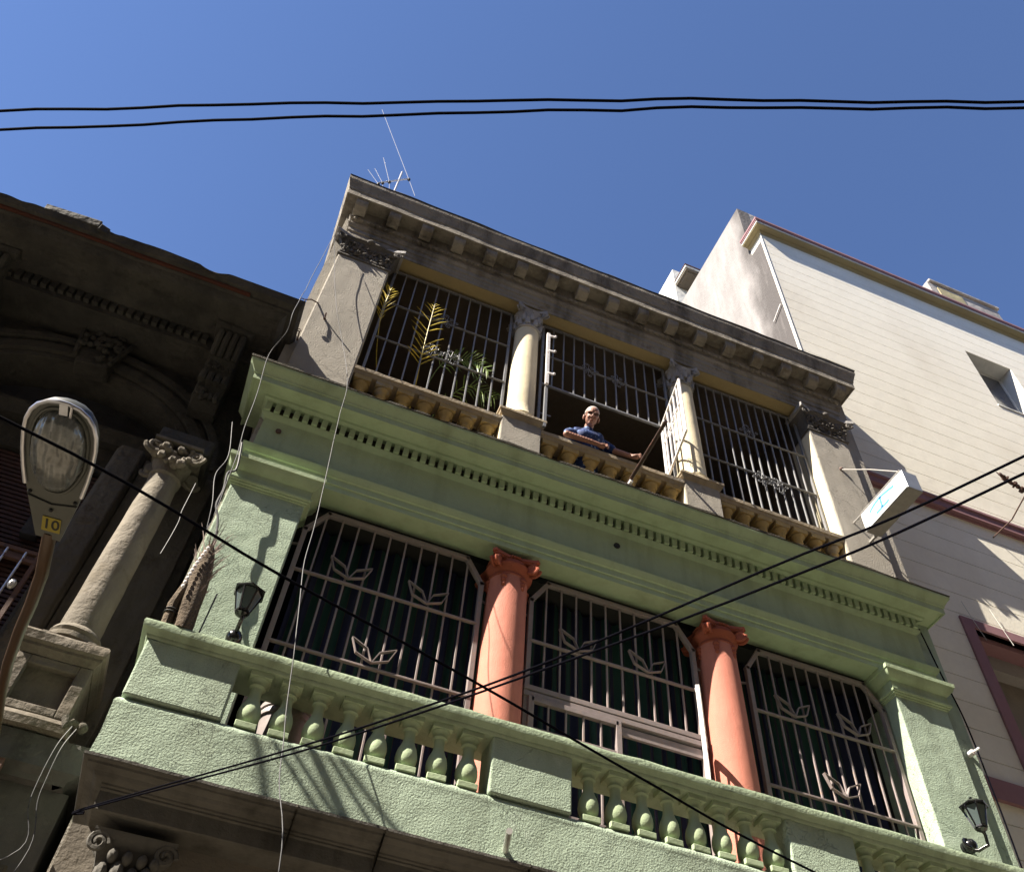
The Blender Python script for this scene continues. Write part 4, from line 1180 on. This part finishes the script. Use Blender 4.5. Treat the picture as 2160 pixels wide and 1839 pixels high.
cable('hanging_wire', [(-.920, -.58, 4.63), (-.943, -.6, 4.484), (-.94, -.6, 4.242), (-.926, -.6, 4.102), (-.868, -.6, 3.874), (-1.2, -.6, 3.6)], .003, 'white_wire', 'left one of two wires drooping from the rusty insulator', cat='wire', wig=.01)
cable('hanging_wire', [(-.890, -.58, 4.62), (-.913, -.6, 4.477), (-.905, -.6, 4.281), (-.892, -.6, 4.139), (-.824, -.6, 3.885), (-.9, -.6, 3.5)], .003, 'white_wire', 'right one of two wires drooping from the rusty insulator', cat='wire', wig=.01)
# added unseen cables, shaped along the sun rays to throw stripes on the balcony wall
for i, (ax, bx) in enumerate(((.10, .27), (.224, .623), (.328, .729), (.47, .772), (.573, .956), (.65, 1.131))):
    t0 = 1.36 + .012 * i
    up_ = Vector((-4.1, -1, 4.45))
    A = Vector((ax, -.87, 4.73)) - Vector((4.1, 1, -4.45)) * t0; Bq = Vector((bx, -.87, 4.34)) - Vector((4.1, 1, -4.45)) * t0
    d = Bq - A
    cable('stripe_shadow_cable', [A + up_ * 3, A + up_ * 1.5, A + up_ * .3, A, (A + Bq) / 2, Bq, Bq + up_ * .3, Bq + up_ * 1.5, Bq + up_ * 3], (.017 if i != 3 else .032), 'cable', 'added unseen black cable that throws a shadow stripe on the balcony wall', group='added shadow casting cables')

cable('string_line', [(8.32, .385, 9.94), (8.40, .385, 9.6), (8.47, .385, 9.35)], .0035, 'white_trim', 'left one of two pale strings down the cream boards beside the mauve surround', cat='string')
cable('string_line', [(8.78, .385, 9.98), (8.86, .385, 9.65), (8.92, .385, 9.42)], .0035, 'white_trim', 'right one of two pale strings down the cream boards near the picture edge', cat='string')
cable('wall_cable', [(6.93, -.01, 8.66), (6.97, .0, 8.45), (7.05, .02, 8.0), (7.10, .02, 7.7), (7.13, .02, 7.4), (7.14, .02, 7.0), (7.12, .02, 6.0), (7.13, .02, 4.9)], .008, 'cable', 'dark cable pinned down the right edge of the green storey', wig=.01)
tg = MB(); tg.tube([(7.02, .04, 7.10), (7.02, -.03, 7.10)], .03, 10); tg.tube([(7.02, -.03, 7.10), (7.02, -.10, 7.09)], .012, 8); tg.blob((7.02, -.10, 7.09), .018, 8)
tag(tg.build('white_knob', 'white_metal', None, smooth=True), 'white porcelain knob on the strip beside the right green pilaster', 'insulator')

# small hooks on the pier
tg = MB(); tg.tube([(-.72, .0, 10.815), (-.80, -.08, 10.72), (-.86, -.1, 10.64)], .008, 6); tg.tube(spiral((-.885, -.1, 10.611), (1, 0, 0), (0, 0, 1), .03, .03, 1.0), .006, 6)
tag(tg.build('iron_hook', 'rust', None, smooth=True), 'ringed iron hook sticking out of the left edge of the upper pier', 'hook')
tg = MB(); tg.tube([(-.58, .02, 10.54), (-.58, -.10, 10.53)], .009, 6); tg.blob((-.58, -.01, 10.54), .018, 6)
tag(tg.build('iron_nail', 'rust', None, smooth=True), 'nail casting a long thin shadow on the upper left pier', 'nail')
tg = MB(); tg.tube([(-.76, .02, 9.99), (-.76, -.12, 9.97)], .009, 6); tg.tube(spiral((-.77, -.12, 9.99), (1, 0, 0), (0, 0, 1), .022, .022, 1.0), .005, 6)
tag(tg.build('iron_eye', 'rust', None, smooth=True), 'small eye hook low on the outer edge of the upper left pier', 'hook')

# ---- street lamp
L = thing('street_lamp', (-1.36, .02, 4.55), 'grey cobra head street lamp numbered 10 on a brown curved arm', 'street lamp')
P0 = Vector((-.93, -2.95, 4.03)); P1 = Vector((-.953, -3.575, 4.135))
U = (P1 - P0).normalized(); SD = U.cross(Vector((0, 0, 1))).normalized(); NU = SD.cross(U).normalized()
LEN = (P1 - P0).length
def lp(t, s, n): return P0 + U * t * LEN + SD * s + NU * n
wt = [(0, .046), (.03, .051), (.12, .065), (.25, .086), (.38, .104), (.5, .117), (.62, .126), (.74, .129), (.83, .124), (.90, .110), (.95, .088), (.985, .055), (1.0, .016)]
def shell(scale_top, n0, n1, rings, mbx):
    vs = []; fs = []
    prof = [(t, w) for t, w in wt]
    outline = [(t, w) for t, w in prof] + [(t, -w) for t, w in reversed(prof)]
    K = len(outline)
    for j in range(rings + 1):
        f = j / rings; sc = 1 - (1 - scale_top) * f ** 2.2
        nn = n0 + (n1 - n0) * f ** .75
        for t, w in outline:
            tt = .5 + (t - .5) * (1 - (1 - sc) * .5)
            vs.append(lp(tt, w * sc, nn))
    for j in range(rings):
        for k in range(K):
            a = j * K + k; b = j * K + (k + 1) % K
            fs.append((a, b, b + K, a + K))
    fs.append(tuple(range(K))); fs.append(tuple(rings * K + k for k in range(K)))
    mbx.add(vs, fs)
mb = MB(); shell(.55, 0, .10, 6, mb); mb.build('lamp_housing', 'lamp_body', L, smooth=True)
rim = [lp(t, w * 1.01, -.004) for t, w in wt if t > .28] + [lp(t, -w * 1.01, -.004) for t, w in reversed(wt) if t > .28]
mb = MB(); mb.tube(rim, .0085, 8); mb.build('lamp_rim', 'lamp_rim', L, smooth=True)
def sup(t0, t1, w, n, k=28, e=2.6):
    out = []
    for i in range(k):
        a = 2 * PI * i / k; c, s_ = math.cos(a), math.sin(a)
        c = math.copysign(abs(c) ** (2 / e), c); s_ = math.copysign(abs(s_) ** (2 / e), s_)
        tt = (t0 + t1) / 2 + (t1 - t0) / 2 * c
        ww = w * s_ * (1.0 if tt > .6 else 1 - .35 * (.6 - tt) / .3)
        out.append(lp(tt, ww, n))
    return out
mb = MB(); vs = []; fs = []; rings = [(1.0, -.002), (.99, -.012), (.94, -.030), (.82, -.045), (.6, -.055), (.3, -.060), (.05, -.061)]
for sc, n in rings:
    c0 = (.66, 0)
    for p in sup(.66 - .275 * sc, .66 + .275 * sc, .097 * sc, n): vs.append(p)
for j in range(len(rings) - 1):
    for k in range(28):
        a = j * 28 + k; b = j * 28 + (k + 1) % 28; fs.append((a, b, b + 28, a + 28))
fs.append(tuple((len(rings) - 1) * 28 + k for k in range(28)))
mb.add(vs, fs); mb.build('lamp_glass', 'lens', L, smooth=True)
q = sup(.36, .955, .105, -.003, 40); mb = MB(); mb.tube(q + [q[0]], .0065, 6); mb.build('glass_gasket', 'lamp_body', L, smooth=True)
mb = MB(); mb.tube([lp(.30, -.092, -.003), lp(.27, 0, -.003), lp(.30, .092, -.003)], .003, 5); mb.build('seam', 'ink', L)
for t, s_ in ((.325, -.085), (.325, .085), (.225, 0)):
    mb = MB(); mb.blob(lp(t, s_, -.003), .0085, 8); mb.build('screw', 'ink', L, smooth=True)
mb = MB(); mb.bar(lp(.93, -.005, -.01), lp(1.005, .0, -.004), .03, .014, up=NU); mb.tube([lp(.90, -.028, -.012), lp(1.0, -.03, -.012)], .005, 6); mb.build('latch', 'lamp_rim', L)
mb = MB()
c0 = lp(.115, -.008, -.0022); hw, hh = .035, .034
vs = [c0 - SD * hw - U * hh, c0 + SD * hw - U * hh, c0 + SD * hw + U * hh, c0 - SD * hw + U * hh]
vs += [v - NU * .0015 for v in vs]
mb.add(vs, [(0, 1, 2, 3), (7, 6, 5, 4), (0, 4, 5, 1), (1, 5, 6, 2), (2, 6, 7, 3), (3, 7, 4, 0)])
mb.build('number_sticker', 'yellow', L)
def text_mesh(txt, size, origin, xdir, ydir, mat, parent, name, ext=.0006, bold=.0):
    cu = bpy.data.curves.new(name, 'FONT'); cu.body = txt; cu.size = size; cu.extrude = ext; cu.offset = bold
    cu.align_x = 'CENTER'; cu.align_y = 'CENTER'
    to = bpy.data.objects.new(name, cu); S.collection.objects.link(to)
    bpy.context.view_layer.update()
    me = bpy.data.meshes.new_from_object(to.evaluated_get(bpy.context.evaluated_depsgraph_get()))
    bpy.data.objects.remove(to)
    X = Vector(xdir).normalized(); Y = Vector(ydir).normalized(); Z = X.cross(Y)
    mt = Matrix((X, Y, Z)).transposed().to_4x4(); mt.translation = Vector(origin)
    me.transform(mt); me.materials.clear(); me.materials.append(M[mat])
    ob = bpy.data.objects.new(name, me); S.collection.objects.link(ob)
    ob.parent = parent; ob.matrix_parent_inverse = parent.matrix_world.inverted()
    return ob
tx = U.cross(-NU)
text_mesh('10', .066, c0 - NU * .0028, tx, U, 'ink', L, 'sticker_number', .0004, .0008)
mb = MB(); mb.tube([lp(.03, 0, .02), P0 + Vector((0, .08, 0)), (-.945, -2.70, 4.045), (-1.0, -2.40, 4.10), (-1.08, -2.05, 4.205), (-1.165, -1.6, 4.30), (-1.248, -1.1, 4.436), (-1.31, -.5, 4.53), (-1.36, .05, 4.56)], .026, 12)
mb.build('lamp_arm', 'arm', L, smooth=True)
mb = MB(); mb.box(-1.43, -1.29, .0, .05, 4.45, 4.67); mb.build('wall_plate', 'rust', L, bevel=.005)

# ---- wall lanterns
def lantern(pos_, side, label):
    x, y, z = pos_          # wall point at the centre of the base ball
    T = thing('wall_lantern', (x, y, z), label, 'lantern', 'black wall lanterns on the green pilasters')
    KL = 1.28
    mb = MB(); mb.lathe([(.015, -.06), (.045, -.045), (.062, -.01), (.062, .02), (.045, .05), (.02, .06)], (x, y - .06, z), 20)
    mb.tube([(x, y, z), (x, y - .03, z)], .06, 16)
    mb.build('wall_base', 'black', T, smooth=True)
    mb = MB()
    if side == 0: pts = [(x, y - .08, z + .03), (x + .005, y - .17, z + .03), (x + .01, y - .23, z + .08), (x - .005, y - .23, z + .10)]
    else: pts = [(x - .03, y - .04, z - .03), (x + .02, y - .12, z - .06), (x + .075, y - .19, z - .03), (x + .05, y - .22, z + .05), (x + .02, y - .23, z + .08)]
    mb.tube(pts, [.018, .016, .015, .02], 10) if len(pts) == 4 else mb.tube(pts, [.014, .016, .016, .015, .02], 10)
    if side: mb.tube(spiral((x - .05, y - .09, z), (1, 0, 0), (0, .3, 1), .055, .02, 1.3), .012, 8)
    mb.build('arm', 'black', T, smooth=True)
    lx, ly, lz = pts[-1]
    mb = MB(); mb.lathe([(.02, -.02), (.05, 0), (.045, .015), (.055, .02)], (lx, ly, lz), 12)
    mb.build('cup', 'black', T, smooth=True)
    h = .19
    mb = MB(); vs = []; fs = []
    hexa = [(math.cos(PI / 3 * k), math.sin(PI / 3 * k)) for k in range(6)]
    for k in range(6):
        a, b = hexa[k], hexa[(k + 1) % 6]
        mb.bar((lx + .052 * a[0], ly + .052 * a[1], lz + .02), (lx + .104 * a[0], ly + .104 * a[1], lz + h + .02), .012, .012)
        for rr_, zz in ((.053, .02), (.105, h + .02)):
            mb.bar((lx + rr_ * a[0], ly + rr_ * a[1], lz + zz), (lx + rr_ * b[0], ly + rr_ * b[1], lz + zz), .013, .015)
    mb.build('lantern_frame', 'black', T)
    mb = MB()
    for k in range(6):
        a, b = hexa[k], hexa[(k + 1) % 6]; k0 = len(mb.v)
        mb.add([(lx + .051 * a[0], ly + .051 * a[1], lz + .02), (lx + .051 * b[0], ly + .051 * b[1], lz + .02), (lx + .101 * b[0], ly + .101 * b[1], lz + h + .02), (lx + .101 * a[0], ly + .101 * a[1], lz + h + .02)], [(0, 1, 2, 3)])
    mb.build('glass_panes', 'lantern_glass', T)
    mb = MB(); mb.lathe([(.018, .02), (.022, .05), (.026, .08), (.018, .11), (.004, .12)], (lx, ly, lz), 12); mb.build('bulb', 'bulb', T, smooth=True)
    mb = MB(); mb.lathe([(.128, h + .018), (.132, h + .03), (.07, h + .075), (.035, h + .09), (.012, h + .095), (.01, h + .105), (.018, h + .115), (.006, h + .125)], (lx, ly, lz), 6)
    mb.build('lantern_cap', 'black', T)
lantern((-.235, 0, 5.93), 0, 'black lantern on the left green pilaster beside the dead trunk')
lantern((6.50, 0, 5.97), 1, 'black lantern on a scrolled arm at the far right pilaster')

# ---- projecting sign
G = thing('sign_box', (6.56, 0, 10.1), 'white box sign with a blue letter H sticking out from the right pier', 'sign')
y0, y1, x0, x1, z0, z1 = -.97, -.14, 6.50, 6.72, 9.95, 10.26
mb = MB(); mb.box(x0 + .008, x1, y0, y1, z0 + .003, z1 - .0); mb.build('sign_case', 'sign_metal', G, bevel=.006)
mb = MB(); mb.box(x0, x0 + .008, y0 + .012, y1 - .012, z0 + .012, z1 - .012); mb.build('sign_face', 'sign_white', G)
mb = MB(); mb.box(x0 + .012, x1 - .004, y0 + .004, y1 - .004, z0 - .001, z0 + .004); mb.build('sign_underside', 'sign_dark', G)
def stroke(pts, w):
    mb = MB(); out = []
    for i in range(len(pts) - 1):
        (a, b), (c, d) = pts[i], pts[i + 1]
        mb.bar((x0 - .0015, y0 + (y1 - y0) * a, z1 - (z1 - z0) * b), (x0 - .0015, y0 + (y1 - y0) * c, z1 - (z1 - z0) * d), w, .003, up=(1, 0, 0))
    return mb
# (along the face from the street end, down the face)
mb = MB()
for pts in ([(.2227, .338), (.31, .285), (.395, .235), (.5455, .174), (.658, .216), (.743, .277), (.8015, .364)], [(.53, .18), (.54, .40), (.549, .70)], [(.389, .685), (.464, .713), (.563, .705), (.695, .697)]):
    q = stroke(pts, .036); mb.add(q.v, q.f)
mb.build('blue_letter', 'sign_blue', G)
mb = MB()
for i in range(34):
    f = .36 + i * .0125; mb.box(x0 - .002, x0 - .0005, y0 + (y1 - y0) * f, y0 + (y1 - y0) * (f + .006), z0 + .030, z0 + .037)
mb.build('small_print', 'sign_blue', G)
mb = MB(); mb.tube([(6.60, .0, 11.36), (6.56, -.5, 10.80), (6.52, -.93, 10.27)], .008, 6); mb.build('stay_wire', 'alu', G, smooth=True)
mb = MB(); mb.blob((6.60, -.01, 11.36), .03, 8); mb.build('anchor', 'rust', G, smooth=True)
mb = MB(); mb.tube([(6.505, -.16, 10.25), (6.50, .01, 10.25)], .012, 8); mb.build('bracket_rod', 'alu', G, smooth=True)
mb = MB(); mb.tube([(6.505, -.95, 10.275), (6.505, -.16, 10.275)], .010, 8); mb.build('top_rod', 'alu', G, smooth=True)
mb = MB(); mb.bar((6.66, -.15, 9.97), (6.66, .01, 9.97), .03, .03); mb.build('bracket', 'sign_dark', G)

# ---- aerial on the roof
T = thing('tv_aerial', (-.45, 1.0, 13.6), 'thin white television aerial on the roof of the green house', 'antenna')
mb = MB(); mb.tube([(-.46, 1.0, 13.4), (-.46, 1.0, 17.45)], .017, 8); mb.build('mast', 'alu', T, smooth=True)
mb = MB(); mb.tube([(-.76, 1.0, 16.66), (-.29, 1.0, 17.30)], .014, 8); mb.build('boom', 'alu', T, smooth=True)
for (x, z, xt, zt, xb, zb) in ((-.30, 17.25, -1.301, 19.925, -.10, 16.70), (-.60, 16.84, -.873, 17.735, -.56, 16.6), (-.70, 16.70, -.93, 17.15, -.66, 16.5), (-.76, 16.6, -1.03, 17.0, -.72, 16.4)):
    mb = MB(); mb.tube([(xt, 1.0, zt), (x, 1.0, z), (xb, 1.0, zb)], .0055, 6); mb.build('element', 'alu', T, smooth=True)
    mb = MB(); mb.blob((x, 1.0, z), (.03, .03, .05), 6); mb.build('clamp', 'ink', T)

# ---- rusty pole lying out over the cornice
mb = MB(); mb.tube([(3.125, .05, 9.10), (3.12, -.6, 9.11), (3.11, -1.20, 9.12)], .021, 10)
pl = tag(mb.build('rusty_pole', 'pole_brown', None, smooth=True), 'dark rusty pole sticking out over the green cornice below the man', 'pole')
mb = MB(); mb.bar((3.125, -.36, 9.075), (3.125, -.20, 9.07), .035, .035); mb.build('white_cleat', 'white_metal', pl)

# ---- white tapered tub with dry stems behind the balusters
T = thing('plant_tub', (.30, -.38, 4.46), 'white tapered tub with dry stems behind the left balusters', 'plant pot')
mb = MB(); mb.lathe([(.11, 0), (.12, .02), (.165, .62), (.17, .66), (.185, .665), (.185, .70), (.175, .715), (.19, .72), (.19, .755), (.17, .76), (.155, .72)], (.30, -.38, 4.46), 32)
mb.build('tub', 'bucket', T, smooth=True)
mb = MB(); mb.lathe([(.165, .70), (.01, .71)], (.30, -.38, 4.46), 20); mb.build('soil', 'trunk', T)
rr = random.Random(11)
for i in range(6):
    a = rr.random() * 6.28; mb = MB()
    p = Vector((.30 + .08 * math.cos(a), -.38 + .08 * math.sin(a), 5.15))
    pts = [p]
    for k in range(5): pts.append(pts[-1] + Vector(((rr.random() - .3) * .12, (rr.random() - .5) * .06, .03 + .05 * rr.random())))
    mb.tube(pts, [.006, .006, .005, .004, .003, .002], 5); mb.build('dry_stem', 'spike', T)
for i, (bx, by, hh) in enumerate(((.66, -.55, .5), (1.08, -.6, .55), (.95, -.5, .42))):
    mb = MB(); pts = [Vector((bx, by, 4.47))]
    for k in range(6): pts.append(pts[-1] + Vector(((rr.random() - .4) * .06, (rr.random() - .5) * .03, hh / 6)))
    mb.tube(pts, [.007, .007, .006, .005, .004, .003, .002], 5)
    tag(mb.build('dry_twig', 'spike', None, smooth=True), ['dry twig behind the third baluster of the left group', 'dry twig behind the fifth and sixth balusters', 'thin dry twig standing on the balcony floor near the salmon column'][i], 'twig')

# ---- dead spiky trunk on the rail corner
T = thing('dead_palm_trunk', (-.535, -.87, 5.27), 'dead fibrous palm trunk bristling with dry spines on the balcony rail corner', 'tree stump')
mb = MB(); mb.lathe([(.062, 0), (.07, .05), (.074, .2), (.072, .38), (.064, .55), (.045, .68), (.02, .76)], (0, 0, 0), 22, jit=.18)
sh = Matrix(((1, 0, -.06, -.535), (0, 1, 0, -.87), (0, 0, 1, 5.272), (0, 0, 0, 1)))
mb.xf(sh); mb.jitter(.006, 22); mb.build('fibrous_trunk', 'trunk', T, smooth=True)
rr = random.Random(2)
for i in range(60):
    h = .12 + .62 * rr.random() ** .6; a = rr.random() * 6.28
    r = .06 * (1.1 - h * .7)
    p = Vector((-.535 - .06 * h + r * math.cos(a), -.87 + r * math.sin(a), 5.27 + h))
    ln = .05 + .20 * rr.random() * h * 1.7
    d = Vector((math.cos(a) * .40 + .02, math.sin(a) * .30, 1)).normalized()
    mb = MB(); mb.tube([p, p + d * ln * .6, p + d * ln + Vector((math.cos(a) * .008, 0, 0))], [.005, .0035, .001], 4)
    mb.build('spine', 'spike', T)
mb = MB()
for i in range(11):
    f = i / 10; mb.blob((-.63 + .015 * f + .03 * f * f, -.955 + .01 * f, 5.56 + .38 * f), (.0125, .01, .017), 8)
mb.build('white_beads', 'white_metal', T, smooth=True)
mb = MB(); mb.tube([(-.635, -.885, 5.27), (-.645, -.89, 5.45), (-.625, -.89, 5.62), (-.62, -.88, 5.80)], [.034, .036, .028, .012], 8); mb.build('split_stake', 'trunk', T, smooth=True)
mb = MB()
for z in (5.37, 5.395): mb.tube(spiral((-.64, -.888, z), (1, 0, 0), (0, 1, 0), .039, .039, 1), .005, 5)
mb.build('dark_tie', 'ink', T)
mb = MB(); mb.tube([(-.42, -.9, 5.28), (-.415, -.9, 5.45), (-.41, -.9, 5.62)], .006, 6); mb.build('thin_rod', 'white_wire', T)

# ---- palm fronds behind the upper left grille
T = thing('potted_palm', (.75, .75, 9.1), 'potted palm with yellow and green fronds behind the upper left grille', 'plant')
mb = MB(); mb.lathe([(.14, 0), (.2, .35), (.22, .36), (.22, .4), (.18, .4)], (.75, .75, 9.08), 24); mb.build('pot', 'salmon', T, smooth=True)
def frond(pts, n, ln, mat, spread=.9, t0=.35, droop=.25, side=None):
    P = [Vector(p) for p in pts]; out = []
    for i in range(len(P) - 1):
        p0 = P[max(i - 1, 0)]; p1 = P[i]; p2 = P[i + 1]; p3 = P[min(i + 2, len(P) - 1)]
        for k in range(8):
            t = k / 8
            out.append(0.5 * ((2 * p1) + (p2 - p0) * t + (2 * p0 - 5 * p1 + 4 * p2 - p3) * t * t + (3 * p1 - p0 - 3 * p2 + p3) * t ** 3))
    out.append(P[-1])
    mb = MB(); L_ = len(out)
    mb.tube(out, [.009 * (1 - .8 * i / L_) for i in range(L_)], 5)
    for i in range(n):
        f = t0 + (1 - t0) * i / (n - 1); ii = min(int(f * (L_ - 1)), L_ - 2)
        c = out[ii].lerp(out[ii + 1], f * (L_ - 1) - ii); d = (out[ii + 1] - out[ii]).normalized()
        sd = side or Vector((1, 0, 0)); s_ = (sd - d * sd.dot(d)).normalized()
        env = math.sin(PI * (.18 + .80 * (f - t0) / (1 - t0))) ** .7
        for sg in (-1, 1):
            l_ = ln * env * (.72 + .45 * random.random())
            if random.random() < .08: continue
            q = (s_ * sg * spread + d * (.75 + .35 * (random.random() - .5)) + Vector((0, random.random() - .5, random.random() - .5)) * .28).normalized()
            nrm = q.cross(d).normalized(); w = .009 + .004 * random.random()
            wv = d * w
            m1 = c + q * l_ * .55 + Vector((0, 0, .01)); tip = c + q * l_ - Vector((0, 0, droop * l_)) + d * .01
            mb.add([c - wv * .6, c + wv * .6, m1 + wv, m1 - wv, tip, c + nrm * .002, m1 + nrm * .006], [(0, 1, 6), (1, 2, 6), (2, 4, 6), (4, 3, 6), (3, 0, 6)])
    mb.build('frond', mat, T)
random.seed(5)
frond([(.6, .7, 9.5), (.2, .4, 10.4), (.03, .12, 11.1), (.03, -.03, 11.65)], 12, .24, 'frond_y', .45, .68, .02)
frond([(.7, .7, 9.5), (.68, .4, 10.3), (.63, .12, 10.95), (.62, .0, 11.72)], 15, .33, 'frond_y', .8, .52, .1)
frond([(.8, .7, 9.5), (.8, .45, 10.4), (.95, .3, 11.0), (1.25, .22, 11.12), (1.5, .15, 10.92)], 20, .30, 'frond_g', .8, .45, .5, Vector((.2, -.4, 1)))
frond([(.8, .7, 9.5), (1.0, .5, 10.2), (1.3, .35, 10.75), (1.66, .26, 10.55)], 18, .30, 'frond_g', .8, .35, .7, Vector((.2, -.5, 1)))

# ---- rags and a broken tie on the bracket of the cream building
T = thing('rag_tuft', (9.2, -.5, 11.85), 'ragged dark tuft caught on the lower diagonal cable at the right edge', 'debris')
mb = MB(); rr = random.Random(8)
for i in range(46):
    f = rr.random(); p = Vector((9.05 + .40 * f, -.5, 11.92 - .2 * f)) + Vector(((rr.random() - .5) * .08, (rr.random() - .5) * .06, (rr.random() - .5) * .09))
    mb.blob(p, (.02 + .025 * rr.random(), .02, .012 + .02 * rr.random()), 5)
mb.tube([(9.02, -.5, 11.96), (9.10, -.5, 11.90), (9.45, -.5, 11.72), (9.6, .0, 11.7), (9.62, .42, 11.72)], [.004, .02, .012, .01, .01], 6)
mb.build('tuft', 'rust', T, smooth=False)
T['label'] = 'ragged rusty tuft hanging near the cables at the right edge'

# ================================================================== THE MAN
T = thing('person', (2.85, .3, 9.08), 'man in a blue floral shirt leaning on the upper balustrade and looking down', 'person')
def capsule(mb, a, b, ra, rb, n=7, seg=12):
    a = Vector(a); b = Vector(b)
    for i in range(n + 1):
        t = i / n; r = ra + (rb - ra) * t
        mb.blob(a.lerp(b, t), r, seg)
def remesh(ob, vox, sm=3):
    r = ob.modifiers.new('remesh', 'REMESH'); r.mode = 'VOXEL'; r.voxel_size = vox; r.use_smooth_shade = True
    s_ = ob.modifiers.new('smooth', 'SMOOTH'); s_.iterations = sm; s_.factor = .5
HC = Vector((2.80, -.055, 10.415))
Fd = Vector((-.20, -.80, -.55)).normalized()                # the way the face points
Uh = (Vector((.10, 0, 1)) - Fd * Fd.dot(Vector((.10, 0, 1)))).normalized()
Rh = Fd.cross(Uh).normalized()                              # the man's left
HS = 1.13
def hp(r, u, f): return HC + (Rh * r + Uh * u + Fd * f) * HS
def eblob(mb, c, rr_, seg=14):
    q = MB(); q.blob((0, 0, 0), tuple(v_ * HS for v_ in rr_), seg)
    mt = Matrix((Rh, Fd, Uh)).transposed().to_4x4(); mt.translation = c
    q.xf(mt); mb.add(q.v, q.f)
mb = MB()
eblob(mb, hp(0, .035, -.012), (.078, .100, .090), 18)
eblob(mb, hp(0, -.03, .03), (.064, .066, .085), 16)
eblob(mb, hp(0, -.085, .055), (.036, .036, .030), 12)
for s_ in (-1, 1):
    eblob(mb, hp(s_ * .082, -.012, -.012), (.012, .020, .034), 10)
    eblob(mb, hp(s_ * .033, -.028, .074), (.022, .018, .02), 10)
    eblob(mb, hp(s_ * .030, .030, .082), (.026, .012, .010), 10)
q = MB()
eblob(mb, hp(0, -.004, .098), (.012, .020, .022), 10); eblob(mb, hp(0, -.022, .108), (.017, .018, .014), 10)
eblob(mb, hp(0, -.058, .088), (.024, .014, .007), 10); eblob(mb, hp(0, -.070, .086), (.022, .014, .007), 10)
# neck, torso core
capsule(mb, hp(0, -.07, -.02), (2.79, .12, 10.20), .056, .062, 5)
capsule(mb, (2.79, .14, 10.18), (2.82, .30, 9.6), .12, .14, 6)
# his right arm (left in the picture): upper arm down to the rail, forearm along the rail
capsule(mb, (2.60, .10, 10.17), (2.50, .00, 9.99), .050, .042, 6)
capsule(mb, (2.50, .00, 9.99), (2.80, -.03, 9.965), .043, .032, 9)
capsule(mb, (2.80, -.03, 9.965), (2.89, -.035, 9.958), .030, .027, 4)
capsule(mb, (2.91, -.03, 9.955), (2.95, -.03, 9.95), .030, .030, 3)
# his left arm reaching along the rail
capsule(mb, (3.02, .12, 10.20), (3.13, .06, 10.07), .050, .043, 6)
capsule(mb, (3.13, .06, 10.07), (3.34, -.02, 9.975), .042, .029, 9)
capsule(mb, (3.35, -.03, 9.965), (3.385, -.045, 9.955), .030, .030, 3)
# hands: palm plus separate fingers
for k in range(4):
    dz = -.022 + .015 * k
    l_ = (.050, .062, .066, .056)[k]
    b = Vector((2.965, -.045 + .0 * k, 9.962 + dz)); capsule(mb, b, b + Vector((l_ * .6, -.012, .002)), .0095, .009, 5, 8)
    capsule(mb, b + Vector((l_ * .6, -.012, .002)), b + Vector((l_ * .9, .004, -.014)), .009, .0075, 4, 8)
    b = Vector((3.395, -.062 + .006 * k, 9.985 - .016 * k)); capsule(mb, b, b + Vector((.028, -.020, .010)), .010, .0095, 4, 8)
    capsule(mb, b + Vector((.028, -.020, .010)), b + Vector((.046, -.016, -.014)), .0095, .008, 4, 8)
capsule(mb, (2.925, -.05, 9.965), (2.965, -.075, 9.955), .012, .009, 4, 8)
capsule(mb, (3.355, -.06, 9.965), (3.385, -.088, 9.955), .012, .009, 5, 8)
body = mb.build('body', 'skin', T, smooth=True); remesh(body, .0055, 2)
mb = MB()
capsule(mb, (2.68, .12, 10.215), (2.94, .12, 10.245), .10, .10, 6, 16)
capsule(mb, (2.79, .08, 10.22), (2.80, .06, 10.27), .085, .07, 3, 16)
capsule(mb, (2.80, .16, 10.14), (2.84, .33, 9.55), .175, .185, 8, 18)
capsule(mb, (2.74, .05, 10.12), (2.90, .05, 10.12), .10, .10, 5, 16)
capsule(mb, (2.66, .12, 10.20), (2.555, .045, 10.08), .074, .072, 6, 14)
capsule(mb, (2.555, .045, 10.08), (2.53, .02, 10.04), .070, .066, 3, 14)
capsule(mb, (2.96, .13, 10.22), (3.07, .09, 10.13), .074, .068, 6, 14)
capsule(mb, (3.07, .09, 10.13), (3.11, .07, 10.09), .066, .063, 3, 14)
sh_ = mb.build('shirt', 'shirt', T, smooth=True); remesh(sh_, .008, 3)
mb = MB()
eblob(mb, hp(0, .045, -.022), (.080, .100, .088), 20)
hair = mb.build('hair', 'hair', T, smooth=True)
mb = MB()
for s_ in (-1, 1): mb.blob(hp(s_ * .031, .010, .094), .009, 8)
mb.build('eyes', 'ink', T, smooth=True)
gl = MB()
for s_ in (-1, 1):
    c = hp(s_ * .034, .008, .106)
    gl.tube([c + Rh * .027 * math.cos(a * PI / 8) + Uh * .019 * math.sin(a * PI / 8) for a in range(17)], .0032, 6)
    gl.tube([c + Rh * s_ * .027, hp(s_ * .078, .012, .05), hp(s_ * .086, .010, -.02)], .0035, 6)
gl.tube([hp(-.008, .012, .108), hp(.008, .012, .108)], .003, 6)
gl.build('spectacles', 'ink', T, smooth=True)
gl = MB()
for s_ in (-1, 1): eblob(gl, hp(s_ * .034, .008, .104), (.026, .002, .018), 12)
gl.build('spectacle_lenses', 'lens_tint', T, smooth=True)
mb = MB(); eblob(mb, hp(0, -.063, .099), (.022, .006, .003), 10); mb.build('lips', 'salmon_dark', T, smooth=True)
